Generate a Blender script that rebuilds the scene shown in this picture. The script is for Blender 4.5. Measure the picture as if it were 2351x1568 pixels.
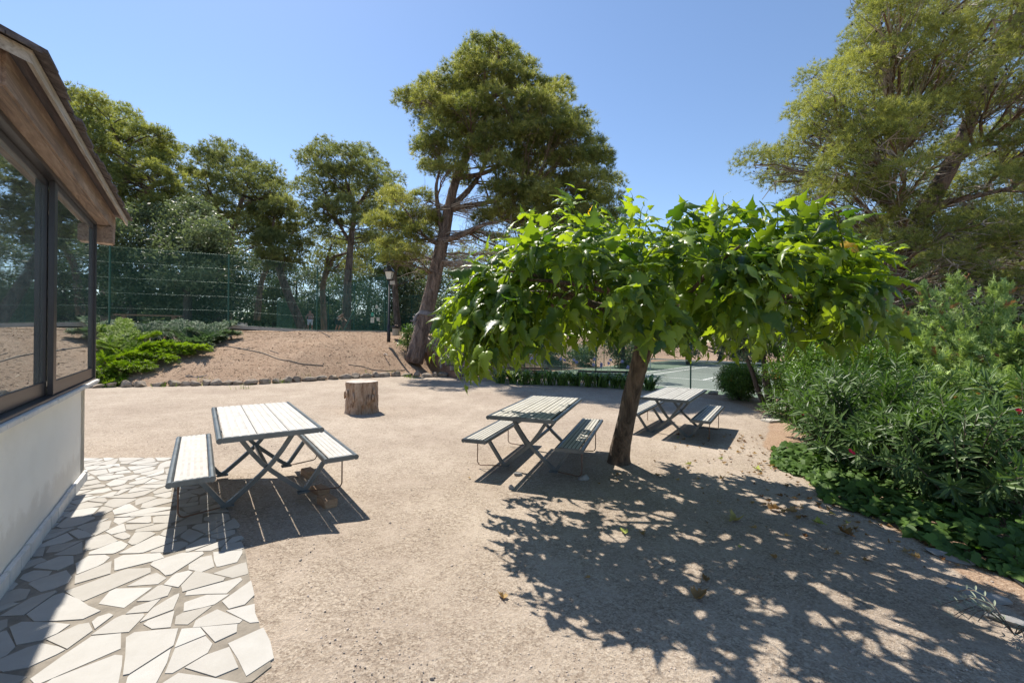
import bpy, bmesh, math
import numpy as np
from mathutils import Vector, Matrix
R = math.radians
rs = np.random.RandomState
for o in list(bpy.data.objects): bpy.data.objects.remove(o)
scene = bpy.context.scene
col = scene.collection

# ------------------------------------------------------------ camera
F, CX, CY, ROLL, EYE = 978.1, 1175.5, 774.4, 0.0098, 1.65     # focal etc. measured in a 2351 px wide copy
cam = bpy.data.objects.new('camera', bpy.data.cameras.new('camera')); col.objects.link(cam)
cam.data.sensor_width = 36; cam.data.lens = 36 * F / 2351
cam.data.shift_y = -(784 - CY) / 2351
cam.location = (0, 0, EYE); cam.rotation_euler = (R(90), -ROLL, 0)
cam.data.clip_start = .05; cam.data.clip_end = 3000
scene.camera = cam

# ------------------------------------------------------------ light
SX, SY = .42, -.55                       # shadow shift per metre of height
EL = math.atan2(1, math.hypot(SX, SY)); AZ = math.atan2(-SX, -SY)
world = bpy.data.worlds.new('World'); scene.world = world; world.use_nodes = True
wn = world.node_tree; sky = wn.nodes.new('ShaderNodeTexSky'); sky.sky_type = 'NISHITA'
sky.sun_disc = False; sky.sun_elevation = EL; sky.sun_rotation = AZ
sky.air_density = 1.0; sky.dust_density = .15; sky.ozone_density = 3.2
bg = wn.nodes['Background']; bg.inputs['Strength'].default_value = .13
tn_ = wn.nodes.new('ShaderNodeMix'); tn_.data_type = 'RGBA'; tn_.blend_type = 'MULTIPLY'; tn_.inputs[0].default_value = 1; tn_.inputs[7].default_value = (.74, .73, .725, 1)   # the photograph's slightly violet sky
wn.links.new(sky.outputs[0], tn_.inputs[6]); wn.links.new(tn_.outputs[2], bg.inputs[0])
sun = bpy.data.objects.new('sun', bpy.data.lights.new('sun', 'SUN')); col.objects.link(sun)
sun.data.energy = 4.2; sun.data.angle = R(.53); sun.data.color = (1, .93, .83)
sun.rotation_euler = Vector((-SX, -SY, 1)).to_track_quat('Z', 'Y').to_euler()
sun.location = (-8, 12, 30)
scene.view_settings.view_transform = 'Standard'; scene.view_settings.look = 'None'
scene.view_settings.exposure = .95; scene.view_settings.gamma = 1
scene.cycles.max_bounces = 8; scene.cycles.transparent_max_bounces = 16

# ------------------------------------------------------------ helpers
def ss(a, b, x):
    t = np.clip((x - a) / (b - a), 0, 1); return t * t * (3 - 2 * t)
def tag(o, label=None, cat=None, group=None, kind=None):
    if label: o['label'] = label
    if cat: o['category'] = cat
    if group: o['group'] = group
    if kind: o['kind'] = kind
    return o
def empty(name, loc, rz=0, label=None, cat=None, group=None):
    o = bpy.data.objects.new(name, None); col.objects.link(o)
    o.location = loc; o.rotation_euler = (0, 0, rz); o.empty_display_size = .2
    return tag(o, label, cat, group)
def ray(u, v):
    a, b = u - CX, v - CY; c, s = math.cos(ROLL), math.sin(ROLL)
    return (c * a + s * b) / F, -(-s * a + c * b) / F
def pt(u, v, d):
    x, z = ray(u, v); return np.array([x * d, d, EYE + z * d])
# terrain height -------------------------------------------------
SXs = [-40, -20, -12.7, -8.4, -6.5, -4.1, -3.1, 0]; SYs = [10.5, 12.2, 13, 14.3, 16.3, 18, 18.4, 19]
EXs = [-40, -2.5, 1, 4.5, 6.2, 8, 30]; EYs = [19, 18.9, 18.3, 16.4, 14.2, 12.9, 10]
def G(x, y):
    x = np.asarray(x, float); y = np.asarray(y, float)
    xe = np.interp(y, [1.9, 2.1, 3.25, 4.12, 5.66, 8], [-1.2, -1.2, -2.02, -2.75, -4.5, -5])
    p = -.08 * ss(.35, 1.3, x - xe) - .06 * ss(1.8, 4.5, x)
    e = (y - np.interp(x, EXs, EYs)) * .85
    low = p + (-1.1 - p) * ss(0, 2.4, e)
    d = (y - np.interp(x, SXs, SYs)) * .85
    sh = (y - 19) * .35
    m = 1 - ss(-6 + sh, -2.9 + sh, x)
    prof = .13 * ss(-.05, .12, d) + 1.72 * np.sin(np.pi / 2 * np.clip(d / 6.4, 0, 1)) + 0.1 * ss(4, 8, d)
    bank_ = -.08 + prof
    q = (x + 3) * -.75 + (y - 27.9) * .66
    hill = -1.1 + 3.0 * ss(.6, 9, q)
    z = low * (1 - m) + np.maximum(low, bank_) * m
    z = np.where(q > .6, np.maximum(z, hill), z)
    far = np.hypot(x, y)
    z = z - 8 * ss(75, 260, far)
    n = np.sin(x * 1.7 + y * .9) * np.sin(y * 1.3 - x * .6) * .035 + np.sin(x * 4.1 + 1) * np.sin(y * 3.7) * .012
    z = z + n * ss(.2, 1.5, d) * (m > .05)
    return z
def gz(x, y): return float(G(x, y))
def rayg(u, v, dmax=90):
    x, z = ray(u, v)
    ds = np.geomspace(1.2, dmax, 3000); h = EYE + z * ds - G(x * ds, ds)
    i = np.argmax(h < 0)
    if h[i] >= 0: i = len(ds) - 1
    d = ds[i]; return np.array([x * d, d, gz(x * d, d)])

class MB:
    """collects geometry, links ONE mesh object"""
    def __init__(s): s.v = []; s.l = []; s.t = []; s.m = []; s.tint = []; s.n = 0
    def add(s, v, f, m=0, tint=0.5):
        v = np.asarray(v, float).reshape(-1, 3); f = np.asarray(f, np.int64)
        s.v.append(v); s.l.append((f + s.n).ravel()); s.t.append(np.full(len(f), f.shape[1]))
        s.m.append(np.full(len(f), m)); s.n += len(v)
        tt = np.asarray(tint, float)
        s.tint.append(np.full(len(v), float(tt)) if tt.ndim == 0 else tt)
    def box(s, c, size, m=0, rot=None, bev=0):
        sx, sy, sz = [a / 2 for a in size]
        if bev <= 0:
            v = np.array([[x, y, z] for z in (-sz, sz) for x, y in ((-sx, -sy), (sx, -sy), (sx, sy), (-sx, sy))])
            f = [[0, 3, 2, 1], [4, 5, 6, 7], [0, 1, 5, 4], [1, 2, 6, 5], [2, 3, 7, 6], [3, 0, 4, 7]]
            if rot is not None: v = v @ np.asarray(rot).T
            s.add(v + np.asarray(c), f, m); return
        bm = bmesh.new(); bmesh.ops.create_cube(bm, size=1, matrix=Matrix.Diagonal((2 * sx, 2 * sy, 2 * sz, 1)))
        bmesh.ops.bevel(bm, geom=bm.edges[:], offset=bev, segments=2, affect='EDGES')
        bm.verts.index_update(); v = np.array([w.co[:] for w in bm.verts])
        if rot is not None: v = v @ np.asarray(rot).T
        v = v + np.asarray(c); tri = [[w.index for w in f.verts] for f in bm.faces if len(f.verts) == 3]
        qd = [[w.index for w in f.verts] for f in bm.faces if len(f.verts) == 4]
        k = s.n; s.add(v, qd, m)
        if tri:
            s.l.append((np.array(tri) + k).ravel()); s.t.append(np.full(len(tri), 3)); s.m.append(np.full(len(tri), m))
        bm.free()
    def tube(s, P, r, k=6, m=0, cap=True, tint=.5, rough=0, rng=None, sq=False):
        P = np.asarray(P, float); n = len(P); r = np.broadcast_to(np.asarray(r, float), (n,))
        T = np.gradient(P, axis=0); T /= np.linalg.norm(T, axis=1)[:, None] + 1e-9
        a = np.array([0, 0, 1.]) if abs(T[0, 2]) < .9 else np.array([0, 1., 0])
        rings = []
        A = np.cross(T[0], a); A /= np.linalg.norm(A)
        ang = np.arange(k) * 2 * np.pi / k + (np.pi / 4 if sq else 0)
        for i in range(n):
            A = A - T[i] * A.dot(T[i]); A /= np.linalg.norm(A) + 1e-9; B = np.cross(T[i], A)
            rr = r[i] * (1.414 if sq else 1) * (1 + (rng.uniform(-rough, rough, k) if rough else 0))
            rings.append(P[i] + (np.cos(ang) * rr)[:, None] * A + (np.sin(ang) * rr)[:, None] * B)
        v = np.concatenate(rings); j = np.arange(k); j2 = (j + 1) % k
        f = np.concatenate([np.stack([i * k + j, i * k + j2, (i + 1) * k + j2, (i + 1) * k + j], 1) for i in range(n - 1)])
        base = s.n; s.add(v, f, m, tint)
        if cap and k > 2:
            v2 = np.array([P[0], P[-1]]); b2 = s.n
            s.add(v2, np.zeros((0, 3), int), m, tint)
            f1 = np.stack([np.full(k, b2), base + j2, base + j], 1); o2 = base + (n - 1) * k
            f2 = np.stack([np.full(k, b2 + 1), o2 + j, o2 + j2], 1)
            for ff in (f1, f2): s.l.append(ff.ravel()); s.t.append(np.full(k, 3)); s.m.append(np.full(k, m))
    def prism(s, poly, z0, z1, m=0, ztop=None):
        """convex polygon (x,y) extruded; side and top"""
        p = np.asarray(poly, float); n = len(p)
        zt = np.full(n, z1) if ztop is None else ztop
        v = np.concatenate([np.c_[p, np.full(n, z0)], np.c_[p, zt]])
        j = np.arange(n); j2 = (j + 1) % n
        base = s.n; s.add(v, np.stack([j, j2, j2 + n, j + n], 1), m)
        s.l.append(base + n + j); s.t.append(np.array([n])); s.m.append(np.array([m]))
        s.l.append(base + j[::-1]); s.t.append(np.array([n])); s.m.append(np.array([m]))
    def inst(s, tv, tf, O, M, S, m=0, tint=.5):
        """template verts/faces at origins O with frames M (N,3,3: columns) and scales S"""
        N = len(O)
        if N == 0: return
        S = np.broadcast_to(np.asarray(S, float), (N,))
        v = np.einsum('nij,vj->nvi', M, tv) * S[:, None, None] + O[:, None, :]
        f = (tf[None] + (np.arange(N) * len(tv))[:, None, None]).reshape(-1, tf.shape[1])
        tt = np.asarray(tint, float)
        s.add(v.reshape(-1, 3), f, m, float(tt) if tt.ndim == 0 else np.repeat(tt, len(tv)))
    def build(s, name, mats, parent=None, smooth=False, loc=None):
        me = bpy.data.meshes.new(name); v = np.concatenate(s.v); l = np.concatenate(s.l); t = np.concatenate(s.t)
        if loc is not None: v = v - np.asarray(loc)
        me.vertices.add(len(v)); me.vertices.foreach_set('co', v.astype(np.float32).ravel())
        me.loops.add(len(l)); me.loops.foreach_set('vertex_index', l.astype(np.int32))
        me.polygons.add(len(t)); me.polygons.foreach_set('loop_start', np.concatenate([[0], np.cumsum(t)[:-1]]).astype(np.int32))
        me.polygons.foreach_set('loop_total', t.astype(np.int32))
        me.polygons.foreach_set('material_index', np.concatenate(s.m).astype(np.int32))
        me.polygons.foreach_set('use_smooth', np.full(len(t), smooth))
        at = me.attributes.new('tint', 'FLOAT', 'POINT'); at.data.foreach_set('value', np.concatenate(s.tint).astype(np.float32))
        me.update(calc_edges=True)
        for mm in (mats if isinstance(mats, (list, tuple)) else [mats]): me.materials.append(mm)
        o = bpy.data.objects.new(name, me); col.objects.link(o)
        if parent is not None: o.parent = parent
        if loc is not None: o.location = loc
        return o
def dup(root):
    c = root.copy(); col.objects.link(c)
    for ch in root.children:
        d = ch.copy(); col.objects.link(d); d.parent = c
        for g in ch.children:
            e = g.copy(); col.objects.link(e); e.parent = d
    return c
def rotz(a): c, s = math.cos(a), math.sin(a); return np.array([[c, -s, 0], [s, c, 0], [0, 0, 1.]])
def nrm(a): return a / (np.linalg.norm(a, axis=-1, keepdims=True) + 1e-9)
def frames(Y, Z):
    """frames whose local Y is Y and local Z near Z"""
    Y = nrm(Y); X = nrm(np.cross(Y, Z)); Z = np.cross(X, Y); return np.stack([X, Y, Z], -1)
def rdir(rng, n): return nrm(rng.normal(size=(n, 3)))

# ------------------------------------------------------------ materials
def nm(name):
    m = bpy.data.materials.new(name); m.use_nodes = True; nt = m.node_tree
    return m, nt, nt.nodes['Principled BSDF'], nt.nodes['Material Output']
def N(nt, t, **k):
    n = nt.nodes.new(t)
    for a, b in k.items():
        if a in n.inputs: n.inputs[a].default_value = b
        else: setattr(n, a, b)
    return n
def ramp(nt, fac, stops):
    r = nt.nodes.new('ShaderNodeValToRGB'); e = r.color_ramp.elements
    while len(e) < len(stops): e.new(.5)
    for k, (p, c) in enumerate(stops): e[k].position = p; e[k].color = (*c, 1) if len(c) == 3 else c
    nt.links.new(fac, r.inputs[0]); return r.outputs[0]
def coord(nt, scale=(1, 1, 1)):
    t = nt.nodes.new('ShaderNodeTexCoord'); m = nt.nodes.new('ShaderNodeMapping'); m.inputs['Scale'].default_value = scale
    nt.links.new(t.outputs['Object'], m.inputs[0]); return m.outputs[0]
def noise(nt, vec, scale, detail=4, rough=.6, dist=0):
    n = N(nt, 'ShaderNodeTexNoise'); n.inputs['Scale'].default_value = scale; n.inputs['Detail'].default_value = detail
    n.inputs['Roughness'].default_value = rough; n.inputs['Distortion'].default_value = dist
    nt.links.new(vec, n.inputs['Vector']); return n.outputs['Fac']
def bump(nt, h, strength, dist, prev=None):
    b = N(nt, 'ShaderNodeBump'); b.inputs['Strength'].default_value = strength; b.inputs['Distance'].default_value = dist
    nt.links.new(h, b.inputs['Height'])
    if prev is not None: nt.links.new(prev, b.inputs['Normal'])
    return b.outputs[0]
def mix(nt, fac, a, b, mode='MIX'):
    m = nt.nodes.new('ShaderNodeMix'); m.data_type = 'RGBA'; m.blend_type = mode
    for s, v in ((0, fac), (6, a), (7, b)):
        if hasattr(v, 'is_output'): nt.links.new(v, m.inputs[s])
        else: m.inputs[s].default_value = v if s == 0 else (*v, 1)
    return m.outputs[2]
def basic(name, c, rough=.8, metal=0, vs=6, var=.25, bs=30, bd=.002, stretch=(1, 1, 1), spec=.5):
    m, nt, b, _ = nm(name); v = coord(nt, stretch); f = noise(nt, v, vs, 6)
    lo = tuple(x * (1 - var) for x in c); hi = tuple(min(1, x * (1 + var)) for x in c)
    nt.links.new(ramp(nt, f, [(.3, lo), (.7, hi)]), b.inputs['Base Color'])
    b.inputs['Roughness'].default_value = rough; b.inputs['Metallic'].default_value = metal
    b.inputs['Specular IOR Level'].default_value = spec
    if bd: nt.links.new(bump(nt, noise(nt, v, bs, 5), .6, bd), b.inputs['Normal'])
    return m
def leafmat(name, c0, c1, trans, rough=.5, spec=.35, tf=.35, c2=None):
    m, nt, b, out = nm(name); a = N(nt, 'ShaderNodeAttribute', attribute_name='tint')
    st = [(.05, c0), (.95, c1)] if c2 is None else [(.05, c0), (.85, c1), (.97, c2)]
    cc = ramp(nt, a.outputs['Fac'], st)
    nt.links.new(cc, b.inputs['Base Color']); b.inputs['Roughness'].default_value = rough
    b.inputs['Specular IOR Level'].default_value = spec
    tr = N(nt, 'ShaderNodeBsdfTranslucent'); nt.links.new(mix(nt, 1.0, cc, trans, 'MULTIPLY'), tr.inputs[0])
    ms = N(nt, 'ShaderNodeMixShader'); ms.inputs[0].default_value = tf
    nt.links.new(b.outputs[0], ms.inputs[1]); nt.links.new(tr.outputs[0], ms.inputs[2]); nt.links.new(ms.outputs[0], out.inputs[0])
    return m
def bark(name, c0, c1, vs=3, st=(1, 1, .25), bd=.02, bs=9):
    m, nt, b, _ = nm(name); v = coord(nt, st); f = noise(nt, v, vs * 3, 8, .65, .4)
    nt.links.new(ramp(nt, f, [(.35, c0), (.62, c1)]), b.inputs['Base Color']); b.inputs['Roughness'].default_value = .9
    vo = N(nt, 'ShaderNodeTexVoronoi'); vo.inputs['Scale'].default_value = bs; vo.feature = 'DISTANCE_TO_EDGE'
    nt.links.new(v, vo.inputs['Vector']); h = ramp(nt, vo.outputs['Distance'], [(0, (0, 0, 0)), (.25, (1, 1, 1))])
    nt.links.new(bump(nt, f, .7, bd * .5, bump(nt, h, .8, bd)), b.inputs['Normal']); return m
def ground_mat():
    m, nt, b, _ = nm('ground'); v = coord(nt)
    big = noise(nt, v, .45, 5, .6); mid = noise(nt, v, 3.5, 6, .65); fine = noise(nt, v, 60, 4, .7)
    vo = N(nt, 'ShaderNodeTexVoronoi'); vo.inputs['Scale'].default_value = 95; vo.inputs['Randomness'].default_value = 1
    nt.links.new(v, vo.inputs['Vector'])
    bw = N(nt, 'ShaderNodeSeparateColor'); nt.links.new(vo.outputs['Color'], bw.inputs[0])
    peb = ramp(nt, bw.outputs[0], [(0, (.15, .115, .085)), (.2, (.275, .22, .17)), (.55, (.40, .33, .26)), (.9, (.54, .47, .385))])
    vo3 = N(nt, 'ShaderNodeTexVoronoi'); vo3.inputs['Scale'].default_value = 42
    nt.links.new(v, vo3.inputs['Vector']); b3 = N(nt, 'ShaderNodeSeparateColor'); nt.links.new(vo3.outputs['Color'], b3.inputs[0])
    peb = mix(nt, .45, peb, ramp(nt, b3.outputs[0], [(0, (.23, .185, .145)), (.5, (.37, .31, .245)), (1, (.50, .43, .345))]))
    sand = ramp(nt, fine, [(.3, (.40, .335, .27)), (.7, (.50, .425, .35))])
    gf = ramp(nt, mid, [(.46, (0, 0, 0)), (.68, (.75, .75, .75))])
    grav = mix(nt, gf, peb, sand)
    grav = mix(nt, .6, grav, ramp(nt, big, [(.36, (.66, .62, .60)), (.62, (1, 1, 1))]), 'MULTIPLY')
    gr = noise(nt, v, 120, 3, .8); gr = ramp(nt, gr, [(.30, (.38, .36, .34)), (.43, (1, 1, 1))]); pa = ramp(nt, noise(nt, v, 1.6, 5, .7), [(.35, (.2, .2, .2)), (.62, (.95, .95, .95))])  # dark grit specks, also painting tiny shadows between the stones into the colour
    grav = mix(nt, pa, grav, mix(nt, 1.0, grav, gr, 'MULTIPLY'))
    # dry needle-strewn dirt
    v2 = coord(nt, (1, 3.2, 1)); l1 = noise(nt, v2, 34, 7, .8, .6); l2 = noise(nt, v, 1.1, 5, .6)
    dirt = ramp(nt, l1, [(.36, (.11, .07, .045)), (.45, (.27, .18, .12)), (.53, (.38, .27, .19)), (.63, (.60, .49, .36))])
    dirt = mix(nt, .7, dirt, ramp(nt, l2, [(.3, (.75, .70, .66)), (.7, (1, 1, 1))]), 'MULTIPLY')
    at = N(nt, 'ShaderNodeAttribute', attribute_name='tint')
    n3 = noise(nt, v, 4, 5); ma = N(nt, 'ShaderNodeMath', operation='ADD'); nt.links.new(at.outputs['Fac'], ma.inputs[0])
    mb = N(nt, 'ShaderNodeMath', operation='MULTIPLY_ADD'); nt.links.new(n3, mb.inputs[0]); mb.inputs[1].default_value = .5; mb.inputs[2].default_value = -.25
    nt.links.new(mb.outputs[0], ma.inputs[1])
    fac = ramp(nt, ma.outputs[0], [(.4, (0, 0, 0)), (.6, (1, 1, 1))])
    nt.links.new(mix(nt, fac, grav, dirt), b.inputs['Base Color']); b.inputs['Roughness'].default_value = .95
    b.inputs['Specular IOR Level'].default_value = .15
    n1 = bump(nt, vo.outputs['Distance'], .55, .006); n1 = bump(nt, vo3.outputs['Distance'], .4, .01, n1)
    n2 = bump(nt, noise(nt, v, 14, 8, .75), .7, .02, n1); n4 = bump(nt, l1, .5, .010, n2)
    nt.links.new(n4, b.inputs['Normal']); return m
M = {}
M['ground'] = ground_mat()
M['white_wall'] = basic('white_wall', (.84, .80, .70), .9, vs=2, var=.04, bs=60, bd=.002)
def wall_mat():
    m, nt, b, _ = nm('rendered_wall'); v = coord(nt); f = noise(nt, v, 2.2, 7, .7)
    c = ramp(nt, f, [(.25, (.85, .815, .735)), (.5, (.90, .87, .79)), (.8, (.92, .89, .82))])
    sp = N(nt, 'ShaderNodeSeparateXYZ'); nt.links.new(v, sp.inputs[0]); n2 = noise(nt, v, 6, 6, .7)
    a = N(nt, 'ShaderNodeMath', operation='MULTIPLY_ADD'); nt.links.new(n2, a.inputs[0]); a.inputs[1].default_value = -.6; nt.links.new(sp.outputs[2], a.inputs[2])
    d = ramp(nt, a.outputs[0], [(0, (.28, .28, .28)), (.12, (0, 0, 0))]); c = mix(nt, d, c, (.48, .42, .34))
    nt.links.new(c, b.inputs['Base Color']); b.inputs['Roughness'].default_value = .92
    nt.links.new(bump(nt, noise(nt, v, 9, 8, .7), .5, .012, bump(nt, noise(nt, v, 90, 3), .5, .002)), b.inputs['Normal']); return m
M['white_wall'] = wall_mat()
def board_mat(name, c, rough):
    m, nt, b, _ = nm(name); v = coord(nt); f = noise(nt, v, 5, 6, .7)
    base = ramp(nt, f, [(.3, tuple(x * .84 for x in c)), (.68, tuple(x * 1.08 for x in c))])
    sp = ramp(nt, noise(nt, v, 28, 3, .7), [(.27, (.42, .37, .31)), (.34, (1, 1, 1))]); sm = ramp(nt, noise(nt, coord(nt, (9, 1, 1)), 2.2, 6, .7), [(.3, (.80, .78, .74)), (.6, (1, 1, 1))])
    nt.links.new(mix(nt, .9, mix(nt, .8, base, sp, 'MULTIPLY'), sm, 'MULTIPLY'), b.inputs['Base Color']); b.inputs['Roughness'].default_value = rough
    nt.links.new(bump(nt, noise(nt, v, 60, 4), .4, .001), b.inputs['Normal']); return m
M['plinth'] = basic('plinth', (.68, .66, .62), .7, vs=8, var=.1, bs=40, bd=.002)
M['alu'] = basic('alu', (.052, .050, .054), .35, .3, vs=3, var=.15, bd=0)
M['old_wood'] = bark('old_wood', (.13, .070, .045), (.36, .225, .16), 1.6, (1, 1, 1), .01, 5)
def wood(name, c0, c1, c2, ax=0, sc=5, bd=.006, rough=.8, grey=None):
    m, nt, b, _ = nm(name); st = [7, 7, 7]; st[ax] = .55; v = coord(nt, st)
    f = noise(nt, v, sc, 9, .72, 1.6); v0 = coord(nt); blot = noise(nt, v0, 2.3, 5)
    c = ramp(nt, f, [(.30, c0), (.5, c1), (.68, c2)])
    if grey: c = mix(nt, ramp(nt, blot, [(.45, (0, 0, 0)), (.65, (.8, .8, .8))]), c, grey)
    nt.links.new(c, b.inputs['Base Color']); b.inputs['Roughness'].default_value = rough
    nt.links.new(bump(nt, f, .8, bd), b.inputs['Normal']); return m
M['beam'] = wood('beam', (.11, .07, .052), (.32, .225, .165), (.52, .40, .31), 1, 1.8, .012, grey=(.20, .15, .12))
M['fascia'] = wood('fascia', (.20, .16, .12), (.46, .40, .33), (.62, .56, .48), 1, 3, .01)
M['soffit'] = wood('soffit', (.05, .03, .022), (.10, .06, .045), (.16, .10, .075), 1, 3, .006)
M['shingle'] = basic('shingle', (.12, .10, .095), .9, vs=14, var=.6, bs=25, bd=.02)
M['grey_wood'] = wood('grey_wood', (.12, .095, .08), (.26, .22, .19), (.38, .33, .29), 0, 3, .006)
M['brown_plank'] = wood('brown_plank', (.07, .04, .025), (.17, .095, .06), (.28, .18, .12), 0, 3, .004)
M['block_wood'] = wood('block_wood', (.20, .115, .065), (.36, .23, .14), (.50, .34, .22), 0, 2.5, .004)
M['dark_bench'] = wood('dark_bench', (.03, .024, .02), (.055, .045, .04), (.09, .075, .065), 0, 3, .003)
M['steel'] = basic('steel', (.115, .135, .15), .38, .55, vs=5, var=.3, bs=80, bd=.0006)
M['rod'] = basic('rod', (.17, .10, .07), .7, .4, vs=20, var=.3, bd=0)
M['panel'] = board_mat('panel', (.43, .42, .395), .62)
M['groove_light'] = basic('groove_light', (.40, .385, .36), .8, vs=9, var=.2, bd=0)
M['panel_tan'] = board_mat('panel_tan', (.46, .445, .395), .55)
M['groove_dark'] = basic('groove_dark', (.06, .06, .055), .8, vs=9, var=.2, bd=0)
M['green_steel'] = basic('green_steel', (.018, .085, .06), .5, .1, vs=3, var=.15, bd=0)
M['green_wire'] = basic('green_wire', (.055, .19, .15), .5, .1, vs=3, var=.1, bd=0)
M['lamp_black'] = basic('lamp_black', (.022, .024, .03), .45, .2, vs=3, var=.2, bd=0)
M['lamp_glass'] = basic('lamp_glass', (.70, .68, .62), .4, vs=3, var=.05, bd=0)
M['sign_white'] = basic('sign_white', (.60, .60, .57), .6, vs=3, var=.05, bd=0)
M['sign_teal'] = basic('sign_teal', (.06, .40, .30), .5, vs=3, var=.05, bd=0)
M['black_plastic'] = basic('black_plastic', (.015, .015, .017), .35, vs=9, var=.2, bs=20, bd=.01)
M['bin'] = basic('bin', (.38, .33, .26), .9, vs=20, var=.3, bs=60, bd=.004)
M['concrete'] = basic('concrete', (.44, .41, .36), .9, vs=8, var=.15, bs=50, bd=.004)
M['rock'] = basic('rock', (.27, .22, .17), .95, vs=6, var=.5, bs=16, bd=.02)
M['rock_pale'] = basic('rock_pale', (.24, .235, .225), .9, vs=6, var=.25, bs=20, bd=.01)
M['hose'] = basic('hose', (.20, .16, .12), .7, vs=3, var=.3, bd=0)
M['black_hose'] = basic('black_hose', (.012, .013, .016), .4, vs=3, var=.2, bd=0)
M['strap'] = basic('strap', (.15, .14, .15), .6, vs=9, var=.2, bd=0)
M['pine_bark'] = bark('pine_bark', (.065, .045, .037), (.24, .175, .14), 1.6, (1, 1, .33), .05, 6.5)
M['pine_limb'] = bark('pine_limb', (.085, .052, .036), (.23, .15, .105), 2, (1, 1, 1), .02, 9)
M['twig'] = basic('twig', (.16, .12, .095), .9, vs=3, var=.4, bd=0)
M['grey_twig'] = basic('grey_twig', (.33, .29, .26), .9, vs=3, var=.3, bd=0)
M['dark_bark'] = bark('dark_bark', (.035, .027, .022), (.11, .085, .065), 2.5, (1, 1, .3), .02, 9)
M['mul_bark'] = bark('mul_bark', (.050, .036, .026), (.18, .13, .092), 3.5, (1, 1, .16), .016, 26)
M['needle_a'] = leafmat('needle_a', (.11, .145, .040), (.41, .41, .14), (1.3, 1.3, .7), .5, .3, .5)
M['needle_y'] = leafmat('needle_y', (.095, .135, .045), (.37, .40, .13), (1.35, 1.3, .6), .5, .3, .42)
M['needle_b'] = leafmat('needle_b', (.085, .115, .045), (.33, .355, .14), (1.3, 1.3, .7), .55, .3, .4)
M['oak'] = leafmat('oak', (.030, .052, .024), (.20, .24, .125), (1.1, 1.2, .7), .5, .4, .28)
M['shrub'] = leafmat('shrub', (.030, .080, .014), (.17, .27, .04), (1.2, 1.5, .4), .45, .5, .3, (.25, .11, .03))
M['olive'] = leafmat('olive', (.05, .085, .035), (.20, .25, .12), (1, 1.2, .6), .5, .4, .3)
M['mulberry'] = leafmat('mulberry', (.030, .075, .016), (.17, .26, .034), (2.6, 2.3, .45), .36, .45, .46, (.50, .33, .04))
M['oleander'] = leafmat('oleander', (.030, .070, .022), (.135, .215, .065), (1.2, 1.4, .5), .45, .38, .28)
M['ivy'] = leafmat('ivy', (.024, .060, .012), (.12, .21, .038), (1.2, 1.5, .4), .6, .25, .25)
M['jun_y'] = leafmat('jun_y', (.055, .12, .012), (.27, .36, .03), (1.3, 1.5, .4), .6, .2, .3)
M['jun_b'] = leafmat('jun_b', (.045, .085, .045), (.17, .24, .12), (1.1, 1.3, .6), .6, .2, .25)
M['jun_r'] = leafmat('jun_r', (.15, .22, .075), (.46, .58, .22), (1.2, 1.3, .6), .6, .2, .3, (.32, .16, .09))
M['agap'] = leafmat('agap', (.035, .08, .018), (.24, .36, .08), (1.2, 1.4, .4), .4, .5, .25)
M['flower_blue'] = leafmat('flower_blue', (.42, .42, .62), (.62, .62, .80), (1, 1, 1), .6, .2, .3)
M['flower_red'] = leafmat('flower_red', (.5, .015, .05), (.7, .03, .1), (1, .6, .6), .6, .2, .3)
M['dead_leaf'] = leafmat('dead_leaf', (.15, .075, .03), (.46, .32, .14), (1, .8, .5), .7, .2, .2, (.35, .40, .10))
M['litter'] = leafmat('litter', (.17, .11, .07), (.60, .49, .36), (1, .8, .5), .8, .1, .1)
M['cone'] = basic('cone', (.05, .035, .028), .9, vs=30, var=.4, bd=0)
M['court_in'] = basic('court_in', (.15, .178, .15), .85, vs=1.2, var=.08, bs=90, bd=.001)
M['court_out'] = basic('court_out', (.105, .155, .10), .85, vs=1.2, var=.10, bs=90, bd=.001)
M['court_up'] = basic('court_up', (.22, .24, .20), .9, vs=1.2, var=.12, bs=90, bd=.001)
M['line'] = basic('line', (.72, .74, .70), .7, vs=9, var=.08, bd=0)
M['net'] = basic('net', (.02, .025, .02), .8, vs=9, var=.1, bd=0)
M['inside'] = basic('inside', (.50, .48, .42), .9, vs=1.5, var=.2, bd=0)
M['inside_floor'] = basic('inside_floor', (.34, .30, .26), .6, vs=2, var=.2, bd=0)
M['skin'] = basic('skin', (.42, .24, .17), .6, vs=9, var=.05, bd=0)
M['cloth_white'] = basic('cloth_white', (.75, .75, .76), .9, vs=9, var=.05, bd=0)
M['cloth_dark'] = basic('cloth_dark', (.03, .035, .05), .9, vs=9, var=.1, bd=0)
M['cloth_rose'] = basic('cloth_rose', (.34, .20, .20), .9, vs=9, var=.1, bd=0)
M['hair'] = basic('hair', (.05, .03, .02), .7, vs=9, var=.2, bd=0)
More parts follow.
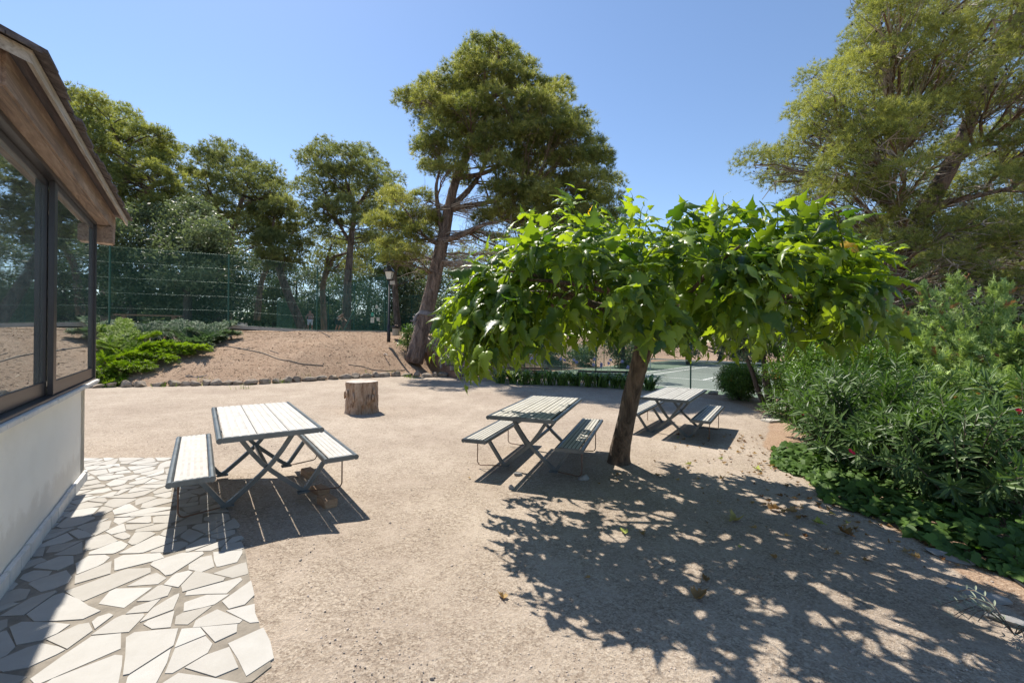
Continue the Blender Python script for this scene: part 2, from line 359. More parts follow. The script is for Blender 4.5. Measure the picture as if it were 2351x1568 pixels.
def pave_mat():
    m, nt, b, _ = nm('paving_stone'); v = coord(nt); a = N(nt, 'ShaderNodeAttribute', attribute_name='tint')
    base = ramp(nt, a.outputs['Fac'], [(0, (.32, .30, .265)), (.5, (.375, .36, .33)), (1, (.41, .40, .375))])
    c = mix(nt, .8, base, ramp(nt, noise(nt, v, 7, 8, .65), [(.3, (.86, .85, .83)), (.65, (1, 1, 1))]), 'MULTIPLY')
    v2 = coord(nt, (1, 4, 1)); sc = ramp(nt, noise(nt, v2, 16, 8, .8, 2), [(.27, (.55, .50, .45)), (.36, (1, 1, 1))])
    c = mix(nt, .8, c, sc, 'MULTIPLY')
    nt.links.new(c, b.inputs['Base Color']); b.inputs['Roughness'].default_value = .75
    nt.links.new(bump(nt, noise(nt, v, 25, 8, .7), .5, .005), b.inputs['Normal']); return m
M['paving_stone'] = pave_mat()
M['mortar'] = basic('mortar', (.21, .185, .15), .95, vs=9, var=.3, bs=50, bd=.006)
def stump_mat():
    m, nt, b, _ = nm('stump_side'); v = coord(nt, (5, 5, .8)); f = noise(nt, v, 2.2, 9, .75, 1.2)
    c = ramp(nt, f, [(.32, (.07, .035, .018)), (.42, (.26, .16, .10)), (.52, (.46, .33, .24)), (.7, (.60, .49, .39))])
    n2 = noise(nt, coord(nt), 3, 5); c = mix(nt, ramp(nt, n2, [(.5, (0, 0, 0)), (.7, (.7, .7, .7))]), c, (.38, .20, .08))
    nt.links.new(c, b.inputs['Base Color']); b.inputs['Roughness'].default_value = .9
    nt.links.new(bump(nt, f, 1, .05), b.inputs['Normal']); return m
M['stump_side'] = stump_mat(); M['stump_top'] = basic('stump_top', (.44, .38, .33), .9, vs=9, var=.3, bs=30, bd=.01)
def glass_mat():
    m, nt, b, out = nm('window_glass'); nt.nodes.remove(b)
    tr = N(nt, 'ShaderNodeBsdfTransparent'); tr.inputs[0].default_value = (.62, .80, .78, 1)
    gl = N(nt, 'ShaderNodeBsdfGlossy'); gl.inputs['Roughness'].default_value = .015; gl.inputs[0].default_value = (.9, .97, 1, 1)
    nt.links.new(ramp(nt, noise(nt, coord(nt), 3, 6, .7, 1), [(.45, (.008, .008, .008)), (.75, (.06, .06, .06))]), gl.inputs['Roughness'])
    fr = N(nt, 'ShaderNodeFresnel'); fr.inputs[0].default_value = 1.75
    ma = N(nt, 'ShaderNodeMath', operation='MULTIPLY_ADD', use_clamp=True); ma.inputs[1].default_value = 1.2; ma.inputs[2].default_value = .2
    nt.links.new(fr.outputs[0], ma.inputs[0])
    df = N(nt, 'ShaderNodeBsdfDiffuse'); df.inputs[0].default_value = (.62, .74, .73, 1); m0 = N(nt, 'ShaderNodeMixShader')   # dust film, its pale tint also painting in a milky reflection
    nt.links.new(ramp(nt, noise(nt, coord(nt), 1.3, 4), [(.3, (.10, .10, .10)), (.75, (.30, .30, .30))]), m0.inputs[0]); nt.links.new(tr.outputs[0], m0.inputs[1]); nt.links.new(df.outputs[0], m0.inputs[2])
    ms = N(nt, 'ShaderNodeMixShader'); nt.links.new(ma.outputs[0], ms.inputs[0]); nt.links.new(m0.outputs[0], ms.inputs[1]); nt.links.new(gl.outputs[0], ms.inputs[2])
    nt.links.new(ms.outputs[0], out.inputs[0]); return m
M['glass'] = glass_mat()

# ------------------------------------------------------------ ground
def axis(fine0, fine1, step, far, g=1.25):
    a = list(np.arange(fine0, fine1 + 1e-6, step)); s = step
    while a[-1] < far: s *= g; a.append(a[-1] + s)
    s = step
    while a[0] > -far: s *= g; a.insert(0, a[0] - s)
    return np.array(a)
gx = axis(-22, 14, .2, 900); gy = axis(-3, 42, .2, 900)
XX, YY = np.meshgrid(gx, gy); ZZ = G(XX, YY)
nx = len(gx); idx = np.arange(len(gy) * nx).reshape(len(gy), nx)
faces = np.stack([idx[:-1, :-1], idx[:-1, 1:], idx[1:, 1:], idx[1:, :-1]], -1).reshape(-1, 4)
dS = (YY - np.interp(XX, SXs, SYs)); dE = YY - np.interp(XX, EXs, EYs)
bedx = np.interp(YY, [0, 2.2, 3, 3.7, 5, 7.2, 8.5, 10, 12, 13.5, 15, 17, 19], [3.2, 3.15, 3.3, 3.55, 3.6, 4.2, 5.1, 6.0, 6.3, 5.6, 4.8, 2.4, 1])
dirt = np.maximum.reduce([ss(-.25, .1, dS) * (XX < -1.5), ss(-.6, .3, dE), ss(-.15, .25, XX - bedx)])
mb = MB(); mb.add(np.stack([XX, YY, ZZ], -1).reshape(-1, 3), faces, 0, dirt.ravel())
tag(mb.build('ground', M['ground'], smooth=True), 'sunlit beige gravel yard and brown needle strewn bank', None, None, 'structure')

# lower tennis court -----------------------------------------------
cA = np.array([.66, .7513]); cB = np.array([.7513, -.66]); cC = np.array([17.0, 33.3]); CZ = -1.1
def cp(a, b): return cC + a * cA + b * cB            # a along the court, b across
def sheet(name, quads, z, mat, label):
    m = MB()
    for q in quads: m.add([[*p, z] for p in q], [[0, 1, 2, 3]])
    return tag(m.build(name, mat), label, None, None, 'structure')
def rect(a0, a1, b0, b1): return [cp(a0, b0), cp(a0, b1), cp(a1, b1), cp(a1, b0)]
sheet('court_surround', [rect(-17.0, 18, -11.3, 11)], CZ + .012, M['court_out'], 'green hard surround of the lower tennis court')
sheet('tennis_court', [rect(-11.9, 11.9, -5.5, 5.5)], CZ + .018, M['court_in'], 'pale grey green playing surface of lower tennis court')
w = .07; L = []
for b in (-5.485, -4.115, 4.115, 5.485): L.append(rect(-11.89, 11.89, b - w, b + w))
for a in (-11.9, -6.4, 6.4, 11.9):
    bb = 5.485 if abs(a) > 8 else 4.115; L.append(rect(a - w, a + w, -bb, bb))
L.append(rect(-6.4, 6.4, -w, w))
sheet('court_markings', L[:4], CZ + .024, M['line'], 'white side lines painted on the lower court')
sheet('court_markings', L[4:], CZ + .028, M['line'], 'white base and service lines painted on the lower court')
net = empty('tennis_net', (*cp(0, 0), CZ), 0, 'dark tennis net with white tape on the lower court', 'net')
angB = math.atan2(cB[1], cB[0]); net.rotation_euler[2] = angB
for s_ in (-1, 1):
    m = MB(); m.tube([[s_ * 6.4, 0, 0], [s_ * 6.4, 0, 1.07]], .05, 8); m.build('net_post', M['sign_white'], net)
m = MB(); m.box((0, 0, .98), (12.7, .02, .09)); m.build('net_tape', M['sign_white'], net)
m = MB()
for k in range(140): m.box((-6.3 + k * .09, 0, .48), (.006, .004, .92))
for k in range(11): m.box((0, .006, .06 + k * .085), (12.6, .004, .006))
m.build('net_mesh', M['net'], net)
# upper court sheet behind the high fence
U0 = np.array([-7.4, 24.8]); U1 = np.array([-16.9, 17.9]); ud = (U1 - U0) / np.linalg.norm(U1 - U0); us = nrm(np.array([-23.9, 43.]) - U0)
m = MB()
q = [U0 + us * .1, U0 + us * 24, U0 + us * 24 + ud * 20, U1 + ud * 8 + us * .1]
m.add([[*p, 1.93] for p in q], [[0, 1, 2, 3]]); tag(m.build('upper_court', M['court_up']), 'shaded grey surface of the upper court behind the fence', None, None, 'structure')

# ------------------------------------------------------------ crazy paving
def clip(poly, n, d):
    out = []
    for i in range(len(poly)):
        a, b = poly[i], poly[(i + 1) % len(poly)]; da, db = a @ n - d, b @ n - d
        if da <= 0: out.append(a)
        if da * db < 0: out.append(a + (b - a) * (da / (da - db)))
    return np.array(out)
def area(p): x, y = p[:, 0], p[:, 1]; return .5 * abs(np.dot(x, np.roll(y, -1)) - np.dot(y, np.roll(x, -1)))
pr = rs(11)
def bsp(poly, lim, out):
    a = area(poly)
    if a < lim * pr.uniform(.55, 1.8) or len(poly) < 3: out.append(poly); return
    c = poly.mean(0); D = poly - c; w_, V = np.linalg.eigh(D.T @ D); ax = V[:, 1]
    th = math.atan2(ax[1], ax[0]) + pr.normal(0, .42); n = np.array([math.cos(th), math.sin(th)])
    d = c @ n + pr.uniform(-.16, .16) * math.sqrt(a); A = clip(poly, n, d); B = clip(poly, -n, -d)
    if len(A) < 3 or len(B) < 3: out.append(poly); return
    bsp(A, lim, out); bsp(B, lim, out)
def shrink(poly, lo, hi):
    c = poly.mean(0); q = poly.copy()
    if np.cross(poly[1] - poly[0], poly[2] - poly[1]) < 0: poly = poly[::-1]; q = poly.copy()
    for i in range(len(poly)):
        a, b = poly[i], poly[(i + 1) % len(poly)]; e = b - a; n = np.array([e[1], -e[0]])
        if np.linalg.norm(n) < 1e-5: continue
        n /= np.linalg.norm(n); t = pr.normal(0, .06); n = np.array([n[0] * math.cos(t) - n[1] * math.sin(t), n[0] * math.sin(t) + n[1] * math.cos(t)])
        mid = (a + b) / 2; q = clip(q, n, mid @ n - pr.uniform(lo, hi))
        if len(q) < 3: return None
    for k in range(len(q)):                              # chipped corners
        if pr.rand() < .7:
            v = q[k % len(q)]; n = v - q.mean(0); n /= np.linalg.norm(n); q2 = clip(q, n, v @ n - pr.uniform(.006, .035))
            if len(q2) >= 3: q = q2
    return q
pave = [np.array([(-4.55, 5.66), (-2.75, 4.12), (-2.02, 3.25), (-4.9, 3.0), (-5.8, 5.62)]),
        np.array([(-2.02, 3.25), (-1.50, 2.52), (-1.18, 2.12), (-1.22, 2.02), (-1.5, 1.96), (-3.9, 1.7), (-4.9, 3.0)])]
def wobble(p):
    out = []
    for i in range(len(p)):
        a, b = p[i], p[(i + 1) % len(p)]; k = max(1, int(np.linalg.norm(b - a) / .12)); e = b - a; n = np.array([e[1], -e[0]]) / (np.linalg.norm(e) + 1e-9)
        for t in range(k): out.append(a + e * t / k + (n * pr.uniform(-.008, .008) if t else 0))
    return np.array(out)
ms_ = MB(); mm_ = MB()
for P_ in pave:
    cells = []; bsp(P_, .044 if P_ is pave[0] else .066, cells)
    for c_ in cells:
        q = shrink(c_, .001, .0105)
        if q is None or area(q) < .0008 or area(q) < .55 * area(c_): q = c_ * .94 + c_.mean(0) * .06
        q = wobble(q)
        ed_ = np.interp(q[:, 1], [2.0, 2.12, 2.52, 3.25, 4.12, 5.66], [-1.2, -1.18, -1.5, -2.02, -2.75, -4.55]); near_ = np.abs(q[:, 0] - ed_) < .05
        if near_.any(): q = q + np.outer(near_ * 1.0, [.8, .6]) * pr.uniform(-.03, .035) + near_[:, None] * pr.uniform(-.008, .008, (len(q), 2))
        if np.cross(q[1] - q[0], q[2] - q[0]) < 0 and False: pass
        n0 = ms_.n; z = .010 + pr.uniform(-.0015, .002)
        ms_.prism(q, -.03, z); k = ms_.n - n0; ms_.tint[-1] = np.full(k, pr.uniform(0, 1))
    mm_.prism(P_, -.06, .006)
pave_base = mm_.build('paving_joints', M['mortar']); tag(pave_base, 'grey mortar bed of the crazy paving', None, None, 'structure')
tag(ms_.build('paving', M['paving_stone']), 'pale crazy paving of broken white stone slabs', None, None, 'structure')

# ------------------------------------------------------------ building (octagonal pavilion side)
bu = np.array([-.601, .799]); bn = np.array([.799, .601])
def bp(s, n, z): return np.array([s * bu[0] + n * bn[0], s * bu[1] + n * bn[1], z])
bang = math.atan2(bu[1], bu[0])
bld = empty('pavilion', tuple(bp(6.75, -.96, 0)), bang - math.pi / 2, 'white rendered pavilion with big windows, timber eave and brown beam', 'building')
BI = np.array(bld.location); RB = rotz(-(bang - math.pi / 2))
# local frame: +y along s (away from camera), +x = outward normal ; origin at the far corner at wall plane
def lp(s, n, z): return (n + .96, s - 6.75, z)
SN = 3.43                                                 # near corner of this face
def lbox(mbx, s0, s1, n0, n1, z0, z1, bev=0, m=0):
    a = np.array(lp(s0, n0, z0)); b = np.array(lp(s1, n1, z1)); mbx.box((a + b) / 2, b - a, m, None, bev)
c45, s45 = math.cos(R(-45)), math.sin(R(-45))
def near_face(mbx, n0, n1, z0, z1, ln=4.0, m=0):
    # the next face of the octagon, turned 45 degrees at the near corner, mitred along the bisector
    def k(n): return (n + .96) * math.tan(R(22.5))
    pts = []
    for n_, t in ((n0, 0), (n1, 0), (n1, 1), (n0, 1)):
        cx_, cy_ = n_ + .96, SN - 6.75 - k(n_)
        if t: cx_ += -math.sin(R(45)) * ln; cy_ += -math.cos(R(45)) * ln
        pts.append((cx_, cy_))
    mbx.prism(pts, z0, z1, m)
m = MB(); lbox(m, SN, 6.75, -1.16, -.96, -.1, 1.08); near_face(m, -1.16, -.963, -.1, 1.08)
m.prism([(-.2, -.2), (0, -.2), (0, 0), (-.2, 0)], -.1, 1.079); m.box((-1.7, -.1, .49), (3.0, .196, 1.18))
m.build('wall', M['white_wall'], bld)
m = MB(); s = SN - .02; r_ = rs(2)
while s < 6.68:
    e = min(s + r_.uniform(.20, .32), 6.70); lbox(m, s, e - .006, -.957, -.925 + r_.uniform(-.003, .003), -.05, .115 + r_.uniform(-.008, .008), .006); s = e
m.build('plinth', M['plinth'], bld)
m = MB(); s = SN - .04; 
while s < 6.80:
    e = min(s + r_.uniform(.26, .36), 6.84); lbox(m, s, e - .005, -1.0, -.85 + r_.uniform(-.003, .003), 1.082, 1.12 + r_.uniform(-.002, .002), .005); s = e
m.box((-1.5, .045, 1.10), (2.8, .09, .038), 0, None, .005)
m.build('sill', M['plinth'], bld)
m = MB(); near_face(m, -.95, -.85, 1.082, 1.118); m.build('sill', M['plinth'], bld)
# windows: fixed outer frame, two sliding sashes
ZB, ZT = 1.125, 2.92
def window(s0, s1, n, name='window', st=.05):
    f = MB(); lbox(f, s0, s0 + st, n - .035, n, ZB + .02, ZT - .04, .004); lbox(f, s1 - .05, s1, n - .035, n, ZB + .02, ZT - .04, .004)
    lbox(f, s0 + .05, s1 - .05, n - .035, n - .002, ZB + .02, ZB + .13, .004); lbox(f, s0 + .05, s1 - .05, n - .035, n - .002, ZT - .09, ZT - .04, .004)
    o = f.build(name, M['alu'], bld)
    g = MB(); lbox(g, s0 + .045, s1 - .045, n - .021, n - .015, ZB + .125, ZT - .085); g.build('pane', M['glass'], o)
    return o
window(SN + .10, 5.03, -.935); window(5.00, 6.76, -.895, st=.10)
m = MB(); lbox(m, SN + .02, 6.80, -.97, -.875, ZB - .006, ZB + .018, .003); lbox(m, SN + .02, 6.80, -.975, -.88, ZT - .038, ZT, .003)
lbox(m, 6.765, 6.80, -.972, -.878, ZB + .019, ZT - .039, .003);
m.build('window_frame', M['alu'], bld)
# side window on the hidden far face and near face glazing (seen only from aside)
m = MB(); m.box((-1.6, -.07, (ZB + ZT) / 2), (2.9, .05, ZT - ZB)); m.build('wall_panel', M['white_wall'], bld)
m = MB(); near_face(m, -1.0, -.95, ZB, ZT - .002, 3.9); m.build('wall_panel', M['white_wall'], bld)
# timber
def lbeam(s0, s1, n0, n1, z0, z1, name, mat, bev=.012):
    k = MB(); a = np.array(lp(s0, n0, z0)); b = np.array(lp(s1, n1, z1)); k.box((0, 0, 0), b - a, 0, None, bev)
    o = k.build(name, mat, bld); o.location = (a + b) / 2; return o
lbeam(SN - .07, 7.40, -.985, -.785, ZT + .003, ZT + .222, 'beam', M['beam'], .014)
k = MB(); k.box((0, 0, 0), (3.5, .19, .20), 0, None, .012); o = k.build('beam', M['beam'], bld); o.location = (-1.55, .27, ZT - .10); 
m = MB(); near_face(m, -.98, -.82, ZT + .004, ZT + .22); m.build('beam', M['beam'], bld)
# roof: boarded soffit, weathered fascia, shingles; slopes up to the inside
ZE = 3.105; sl = math.tan(R(24))
def roof_sheet(n0, n1, th, z_off, mbx, s1, mt=0, jag=False):
    # outer edge n0 -> inner n1, main face and near face
    def row(n, up): 
        z = ZE + (n0e - n) * sl + z_off + up
        kx = (n + .96) * math.tan(R(22.5)); A = (n + .96, s1 - 6.75, z); B = (n + .96, SN - 6.75 - kx, z)
        C = (B[0] - math.sin(R(45)) * 4.5, B[1] - math.cos(R(45)) * 4.5, z); return [A, B, C]
    n0e = -.68; v = row(n0, 0) + row(n1, 0) + row(n0, th) + row(n1, th)
    f = [[0, 1, 4, 3], [1, 2, 5, 4], [6, 9, 10, 7], [7, 10, 11, 8], [0, 6, 7, 1], [1, 7, 8, 2], [0, 3, 9, 6], [3, 4, 10, 9], [4, 5, 11, 10], [2, 8, 11, 5]]
    mbx.add(v, f, mt)
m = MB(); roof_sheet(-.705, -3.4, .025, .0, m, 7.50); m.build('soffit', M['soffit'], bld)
m = MB(); roof_sheet(-.68, -.704, .07, -.045, m, 7.53); m.build('fascia', M['fascia'], bld)
roof = MB(); rr = rs(4)
for i in range(16):
    n_out = -.64 - i * .17; s = SN - 6.75 - (n_out + .96) * math.tan(R(22.5)) - .0
    ya = s
    while ya < 7.56 - 6.75:
        wd = rr.uniform(.12, .24); yb = min(ya + wd, 7.57 - 6.75); z = ZE + (-.68 - n_out) * sl + .034 + rr.uniform(0, .012)
        x0 = n_out + .96 + rr.uniform(-.015, .02); x1 = x0 - .24; z1 = z + .24 * sl - .012
        vv = [(x0, ya, z), (x0, yb - .006, z), (x1, yb - .006, z1), (x1, ya, z1)]
        th = rr.uniform(.012, .022); roof.add(vv + [(a, b, c + th) for a, b, c in vv], [[0, 3, 2, 1], [4, 5, 6, 7], [0, 1, 5, 4], [1, 2, 6, 5], [2, 3, 7, 6], [3, 0, 4, 7]]); ya = yb
def nearshing():
    for i in range(16):
        n_out = -.64 - i * .17; cx_ = n_out + .96; cy_ = SN - 6.75 - cx_ * math.tan(R(22.5)); d = np.array([-math.sin(R(45)), -math.cos(R(45))]); inn = np.array([-math.cos(R(45)), math.sin(R(45))])
        t = 0
        while t < 4.4:
            wd = rr.uniform(.12, .24); z = ZE + (-.68 - n_out) * sl + .034 + rr.uniform(0, .012); p0 = np.array([cx_, cy_]) + d * t; p1 = p0 + d * (wd - .006)
            z1 = z + .24 * sl - .012; a, b = p1 + inn * .24, p0 + inn * .24; th = .018
            vv = [(*p0, z), (*b, z1), (*a, z1), (*p1, z)]; roof.add(vv + [(x, y, zz + th) for x, y, zz in vv], [[0, 3, 2, 1], [4, 5, 6, 7], [0, 1, 5, 4], [1, 2, 6, 5], [2, 3, 7, 6], [3, 0, 4, 7]]); t += wd
nearshing(); roof.build('roof', M['shingle'], bld)
m = MB(); m.box((-2.6, -1.5, 1.0), (.1, 4.5, 4.0)); m.box((-1.4, -4.6, 1.0), (2.6, .1, 4.0)); m.build('inner_wall', M['inside'], bld)
m = MB(); m.box((-1.3, -2, .5), (2.5, 4.6, .06)); m.build('inner_floor', M['inside_floor'], bld)
m = MB(); m.box((-1.35, -2, 2.99), (2.4, 4.6, .05)); m.build('ceiling', M['inside'], bld)

# ------------------------------------------------------------ picnic tables
def make_table(name, label, group, pm, gm):
    t = empty(name, (0, 0, 0), 0, label, 'picnic table', group)
    def plate(cx_, w_, l_, z, nm_, ns, panels, par):
        # frame: two round side rails and two end rails, boards between
        o = MB()
        for s_ in (-1, 1):
            x = cx_ + s_ * (w_ / 2 - .024); o.tube([[x, -l_ / 2, z - .026], [x, l_ / 2, z - .026]], .026, 10)
            o.box((cx_, s_ * (l_ / 2 - .014), z - .026), (w_ - .085, .024, .046), 0, None, .004)
        for yy in (-l_ / 4, l_ / 4): o.box((cx_, yy, z - .036), (w_ - .1, .04, .016))
        fr = o.build('frame', M['steel'], par)
        wi = w_ - .099; pw = wi / panels; per = ns // panels
        for k in range(panels):
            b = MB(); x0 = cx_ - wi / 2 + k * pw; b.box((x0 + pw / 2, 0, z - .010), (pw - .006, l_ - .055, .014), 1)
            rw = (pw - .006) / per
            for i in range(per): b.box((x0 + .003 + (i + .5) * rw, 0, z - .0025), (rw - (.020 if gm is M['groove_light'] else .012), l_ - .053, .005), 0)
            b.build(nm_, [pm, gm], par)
    plate(0, .856, 1.95, .74, 'tabletop', 12, 3, t)
    for s_ in (-1, 1):
        b = empty('bench', (0, 0, 0)); b.parent = t
        plate(s_ * .594, .333, 1.93, .427, 'seat', 5, 1, b)
    for y in (-.535, .535):
        for s_ in (-1, 1):
            l = MB(); yy = y + s_ * .013
            pts = [(-.27, .70), (-.21, .60), (-.13, .475), (-.04, .355), (.05, .262), (.17, .155), (.29, .052), (.335, .028), (.37, .052), (.60, .385)]
            P = np.array([(s_ * a, yy, b) for a, b in pts])
            l.tube(P, .020, 4, sq=True); l.box((s_ * .325, y - s_ * .012, .012), (.11, .075, .02), 0, None, .003)
            l.build('leg', M['steel'], t)
        b = MB(); b.tube([[0, y - .03, .308], [0, y + .03, .308]], .013, 8); b.build('bolt', M['rod'], t)
        for s_ in (-1, 1):
            r_ = MB(); sy = y + (-.08 if y < 0 else .08)
            r_.tube([[s_ * .69, sy, .40], [s_ * .69, sy, .05], [s_ * .675, sy, .02], [s_ * .65, sy, .008], [s_ * .34, y, .008]], .007, 6); r_.build('support_rod', M['rod'], t)
    c = MB(); c.tube([[0, -.52, .308], [0, .52, .308]], .024, 8); c.build('crossbar', M['steel'], t)
    return t
GR = 'metal and board picnic tables in the gravel yard'
t1 = make_table('picnic_table', 'picnic table with white striped boards standing half on the crazy paving', GR, M['panel'], M['groove_light'])
t1.location = (-2.7227, 4.6415, .028); t1.rotation_euler = (R(0), R(.0), .6321)
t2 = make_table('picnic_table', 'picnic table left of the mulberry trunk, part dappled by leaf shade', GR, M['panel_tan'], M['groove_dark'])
t2.location = (.4105, 5.9956, -.045); t2.rotation_euler = (0, 0, -.3272)
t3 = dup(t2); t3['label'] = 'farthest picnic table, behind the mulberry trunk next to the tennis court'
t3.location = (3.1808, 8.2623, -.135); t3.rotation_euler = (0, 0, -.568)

# wooden blocks below the first table
def D(x, y): return ((550 + x / 2.24) * .6122, (1400 + y / 2.24) * .6122)
def block(px, size, rz, label, dz=0, loc=None):
    p = rayg(*px) if loc is None else loc; b = MB(); b.box((0, 0, 0), size, 0, None, .006)
    o = b.build('wooden_block', M['block_wood']); o.location = (p[0], p[1], gz(p[0], p[1]) + size[2] / 2 + dz); o.rotation_euler[2] = rz
    return tag(o, label, 'wood block', 'wooden blocks propping the picnic table')
block(D(1516, 1110), (.21, .13, .085), -.78, 'reddish wooden block nearest the camera under the right bench')
block(D(1455, 1000), (.20, .13, .060), -.72, 'flatter wooden block just behind the reddish one under the bench')
block(D(1365, 865), (.22, .12, .085), -.75, 'dark wooden block under the far end of the right bench')

# ------------------------------------------------------------ stump
sp = rayg(829, 946); st = empty('tree_stump', tuple(sp), 0, 'wide sawn tree stump standing alone on the gravel', 'tree stump')
sr = rs(5); k = 64; rows = 15; ang = np.arange(k) * 2 * np.pi / k
lob = 1 + .05 * np.sin(3 * ang + 1) + .03 * np.sin(7 * ang) + .02 * np.sin(13 * ang + 2)
v = []
for i in range(rows):
    h = i / (rows - 1) * .72; fl = 1 + .07 * math.exp(-h * 9)
    rad = .335 * lob * fl * (1 + .022 * np.sin(17 * ang + i * .3) + .018 * sr.randn(k)) + .05 * np.maximum(0, np.cos(ang + .25) ** 15) * math.exp(-((h - .04) * 9) ** 2)
    v.append(np.stack([np.cos(ang) * rad, np.sin(ang) * rad, np.full(k, h - .03)], -1))
v = np.concatenate(v); j = np.arange(k); j2 = (j + 1) % k
m = MB(); m.add(v, np.concatenate([np.stack([i * k + j, i * k + j2, (i + 1) * k + j2, (i + 1) * k + j], 1) for i in range(rows - 1)]))
for a in range(9):                                        # loose splinters of bark
    th = sr.uniform(-1.1, .5) if a < 6 else sr.uniform(3, 5); r0 = .36; z = sr.uniform(.2, .5)
    m.box((math.cos(th) * r0, math.sin(th) * r0, z), (.03, .05, sr.uniform(.08, .22)), 0, rotz(th), .006)
m.build('trunk', M['stump_side'], st, smooth=True)
m = MB(); top = v[-k:] * np.array([.985, .985, 1]); rings = [top * np.array([f_, f_, 1]) + np.array([0, 0, .004 * math.sin(f_ * 9)]) for f_ in (1, .66, .33)] + [np.array([[0, 0, top[0, 2]]])]
vv = np.concatenate(rings); f = [[i * k + a, i * k + (a + 1) % k, (i + 1) * k + (a + 1) % k, (i + 1) * k + a] for i in range(2) for a in range(k)]
m.add(vv + [0, 0, .006], f); b_ = m.n; m.add(vv[2 * k:] + [0, 0, .006], [[a, (a + 1) % k, k] for a in range(k)])
m.build('sawn_top', M['stump_top'], st)

# ------------------------------------------------------------ stones
def rock_mesh(rng, sx, sy, sz, sub=2):
    bm = bmesh.new(); bmesh.ops.create_icosphere(bm, subdivisions=sub, radius=1); bm.verts.index_update()
    v = np.array([w.co[:] for w in bm.verts]); f = np.array([[w.index for w in q.verts] for q in bm.faces]); bm.free()
    for _ in range(9):
        n = rdir(rng, 1)[0]; d = rng.uniform(.42, .8); t = v @ n - d; v = v - np.outer(np.maximum(t, 0), n)
    v = v * (1 + rng.normal(0, .03, (len(v), 1))); return v * np.array([sx, sy, sz]), f
ONES = 'first second third fourth fifth sixth seventh eighth ninth tenth eleventh twelfth thirteenth fourteenth fifteenth sixteenth seventeenth eighteenth nineteenth'.split()
def ordn(i):
    if i <= 19: return ONES[i - 1]
    t = {2: 'twent', 3: 'thirt', 4: 'fort', 5: 'fift'}[i // 10]
    return t + 'ieth' if i % 10 == 0 else t + 'y-' + ONES[i % 10 - 1]
rr = rs(21); ex = np.array([-13.9, -12.7, -8.4, -6.5, -4.1, -3.1]); ey = np.array([12.85, 13, 14.3, 16.3, 18, 18.4])
x = -13.6; i = 0
while x < -3.1:
    i += 1; hw = rr.uniform(.14, .30) * (1 if rr.rand() > .2 else 1.35); sl_ = np.interp(x + .3, ex, ey) - np.interp(x - .3, ex, ey); a = math.atan2(sl_, .6)
    x += hw * math.cos(a) * .78; y = np.interp(x, ex, ey); hz = rr.uniform(.11, .20) * (1 + .3 * (x > -6))
    v, f = rock_mesh(rr, hw, rr.uniform(.15, .22), hz); m = MB(); m.add(v @ rotz(a + rr.uniform(-.15, .15)).T, f)
    o = m.build('edging_stone', M['rock']); o.location = (x, y - .08, gz(x, y - .5) + hz * .35)
    kind = 'long' if hw > .27 else 'broad' if hw > .21 else 'medium' if hw > .17 else 'small'
    tag(o, '%s grey brown rock, %s from the left in the bank edging' % (kind, ordn(i)), 'stone', 'edging stones along the foot of the bank')
    x += hw * math.cos(a) * .78
for (u, v_, sx, sy, sz, lab) in [(1186, 1090.5, .075, .05, .04, 'small pale rock lying in front of the second picnic table'), (1174, 1122, .055, .04, .035, 'small bluish stone at the edge of the leaf shade'), (1338, 1101, .08, .055, .05, 'grey half buried rock under the mulberry branches'), (1004, 838, .26, .2, .18, 'rounded rock beside the wooden steps')]:
    p = rayg(u, v_); v, f = rock_mesh(rr, sx, sy, sz); m = MB(); m.add(v, f); o = m.build('rock', M['rock_pale'] if sz < .06 else M['rock']); o.location = (p[0], p[1], p[2] + sz * .4); tag(o, lab, 'stone')
for (u, v_, sx, sy, rz, lab) in [(2172, 1280, .17, .07, -.8, 'flat pale stone slab set in the bed edge beside the ivy'), (2262, 1372, .19, .08, -.75, 'cracked flat stone slab in the bed edge, nearer the camera'), (2322, 1432, .13, .07, -.7, 'flat stone slab behind the little grey leaved plant')]:
    p = rayg(u, v_); v, f = rock_mesh(rr, sx, sy, .035); m = MB(); m.add(v @ rotz(rz).T, f); o = m.build('edge_slab', M['rock_pale']); o.location = (p[0], p[1], p[2] + .012); tag(o, lab, 'stone', 'flat stones edging the planting bed')
rr2 = rs(8)
for i_, (u, v_) in enumerate([(1640, 905), (1672, 909), (1700, 908), (1722, 914)]):
    p = rayg(u, v_); v, f = rock_mesh(rr2, .22, .14, .09); m = MB(); m.add(v, f); o = m.build('edge_stone', M['rock']); o.location = tuple(p + [0, 0, .02]); tag(o, '%s stone from the left at the gravel edge above the court' % ONES[i_], 'stone', 'stones at the gravel edge above the tennis court')
p = rayg(1771, 968); m = MB(); m.box((0, 0, .02), (.36, .24, .05), 0, None, .008); o = m.build('access_cover', M['concrete']); o.location = tuple(p); o.rotation_euler[2] = .3; tag(o, 'pale rectangular concrete cover at the gravel edge by the shrubs', 'cover')

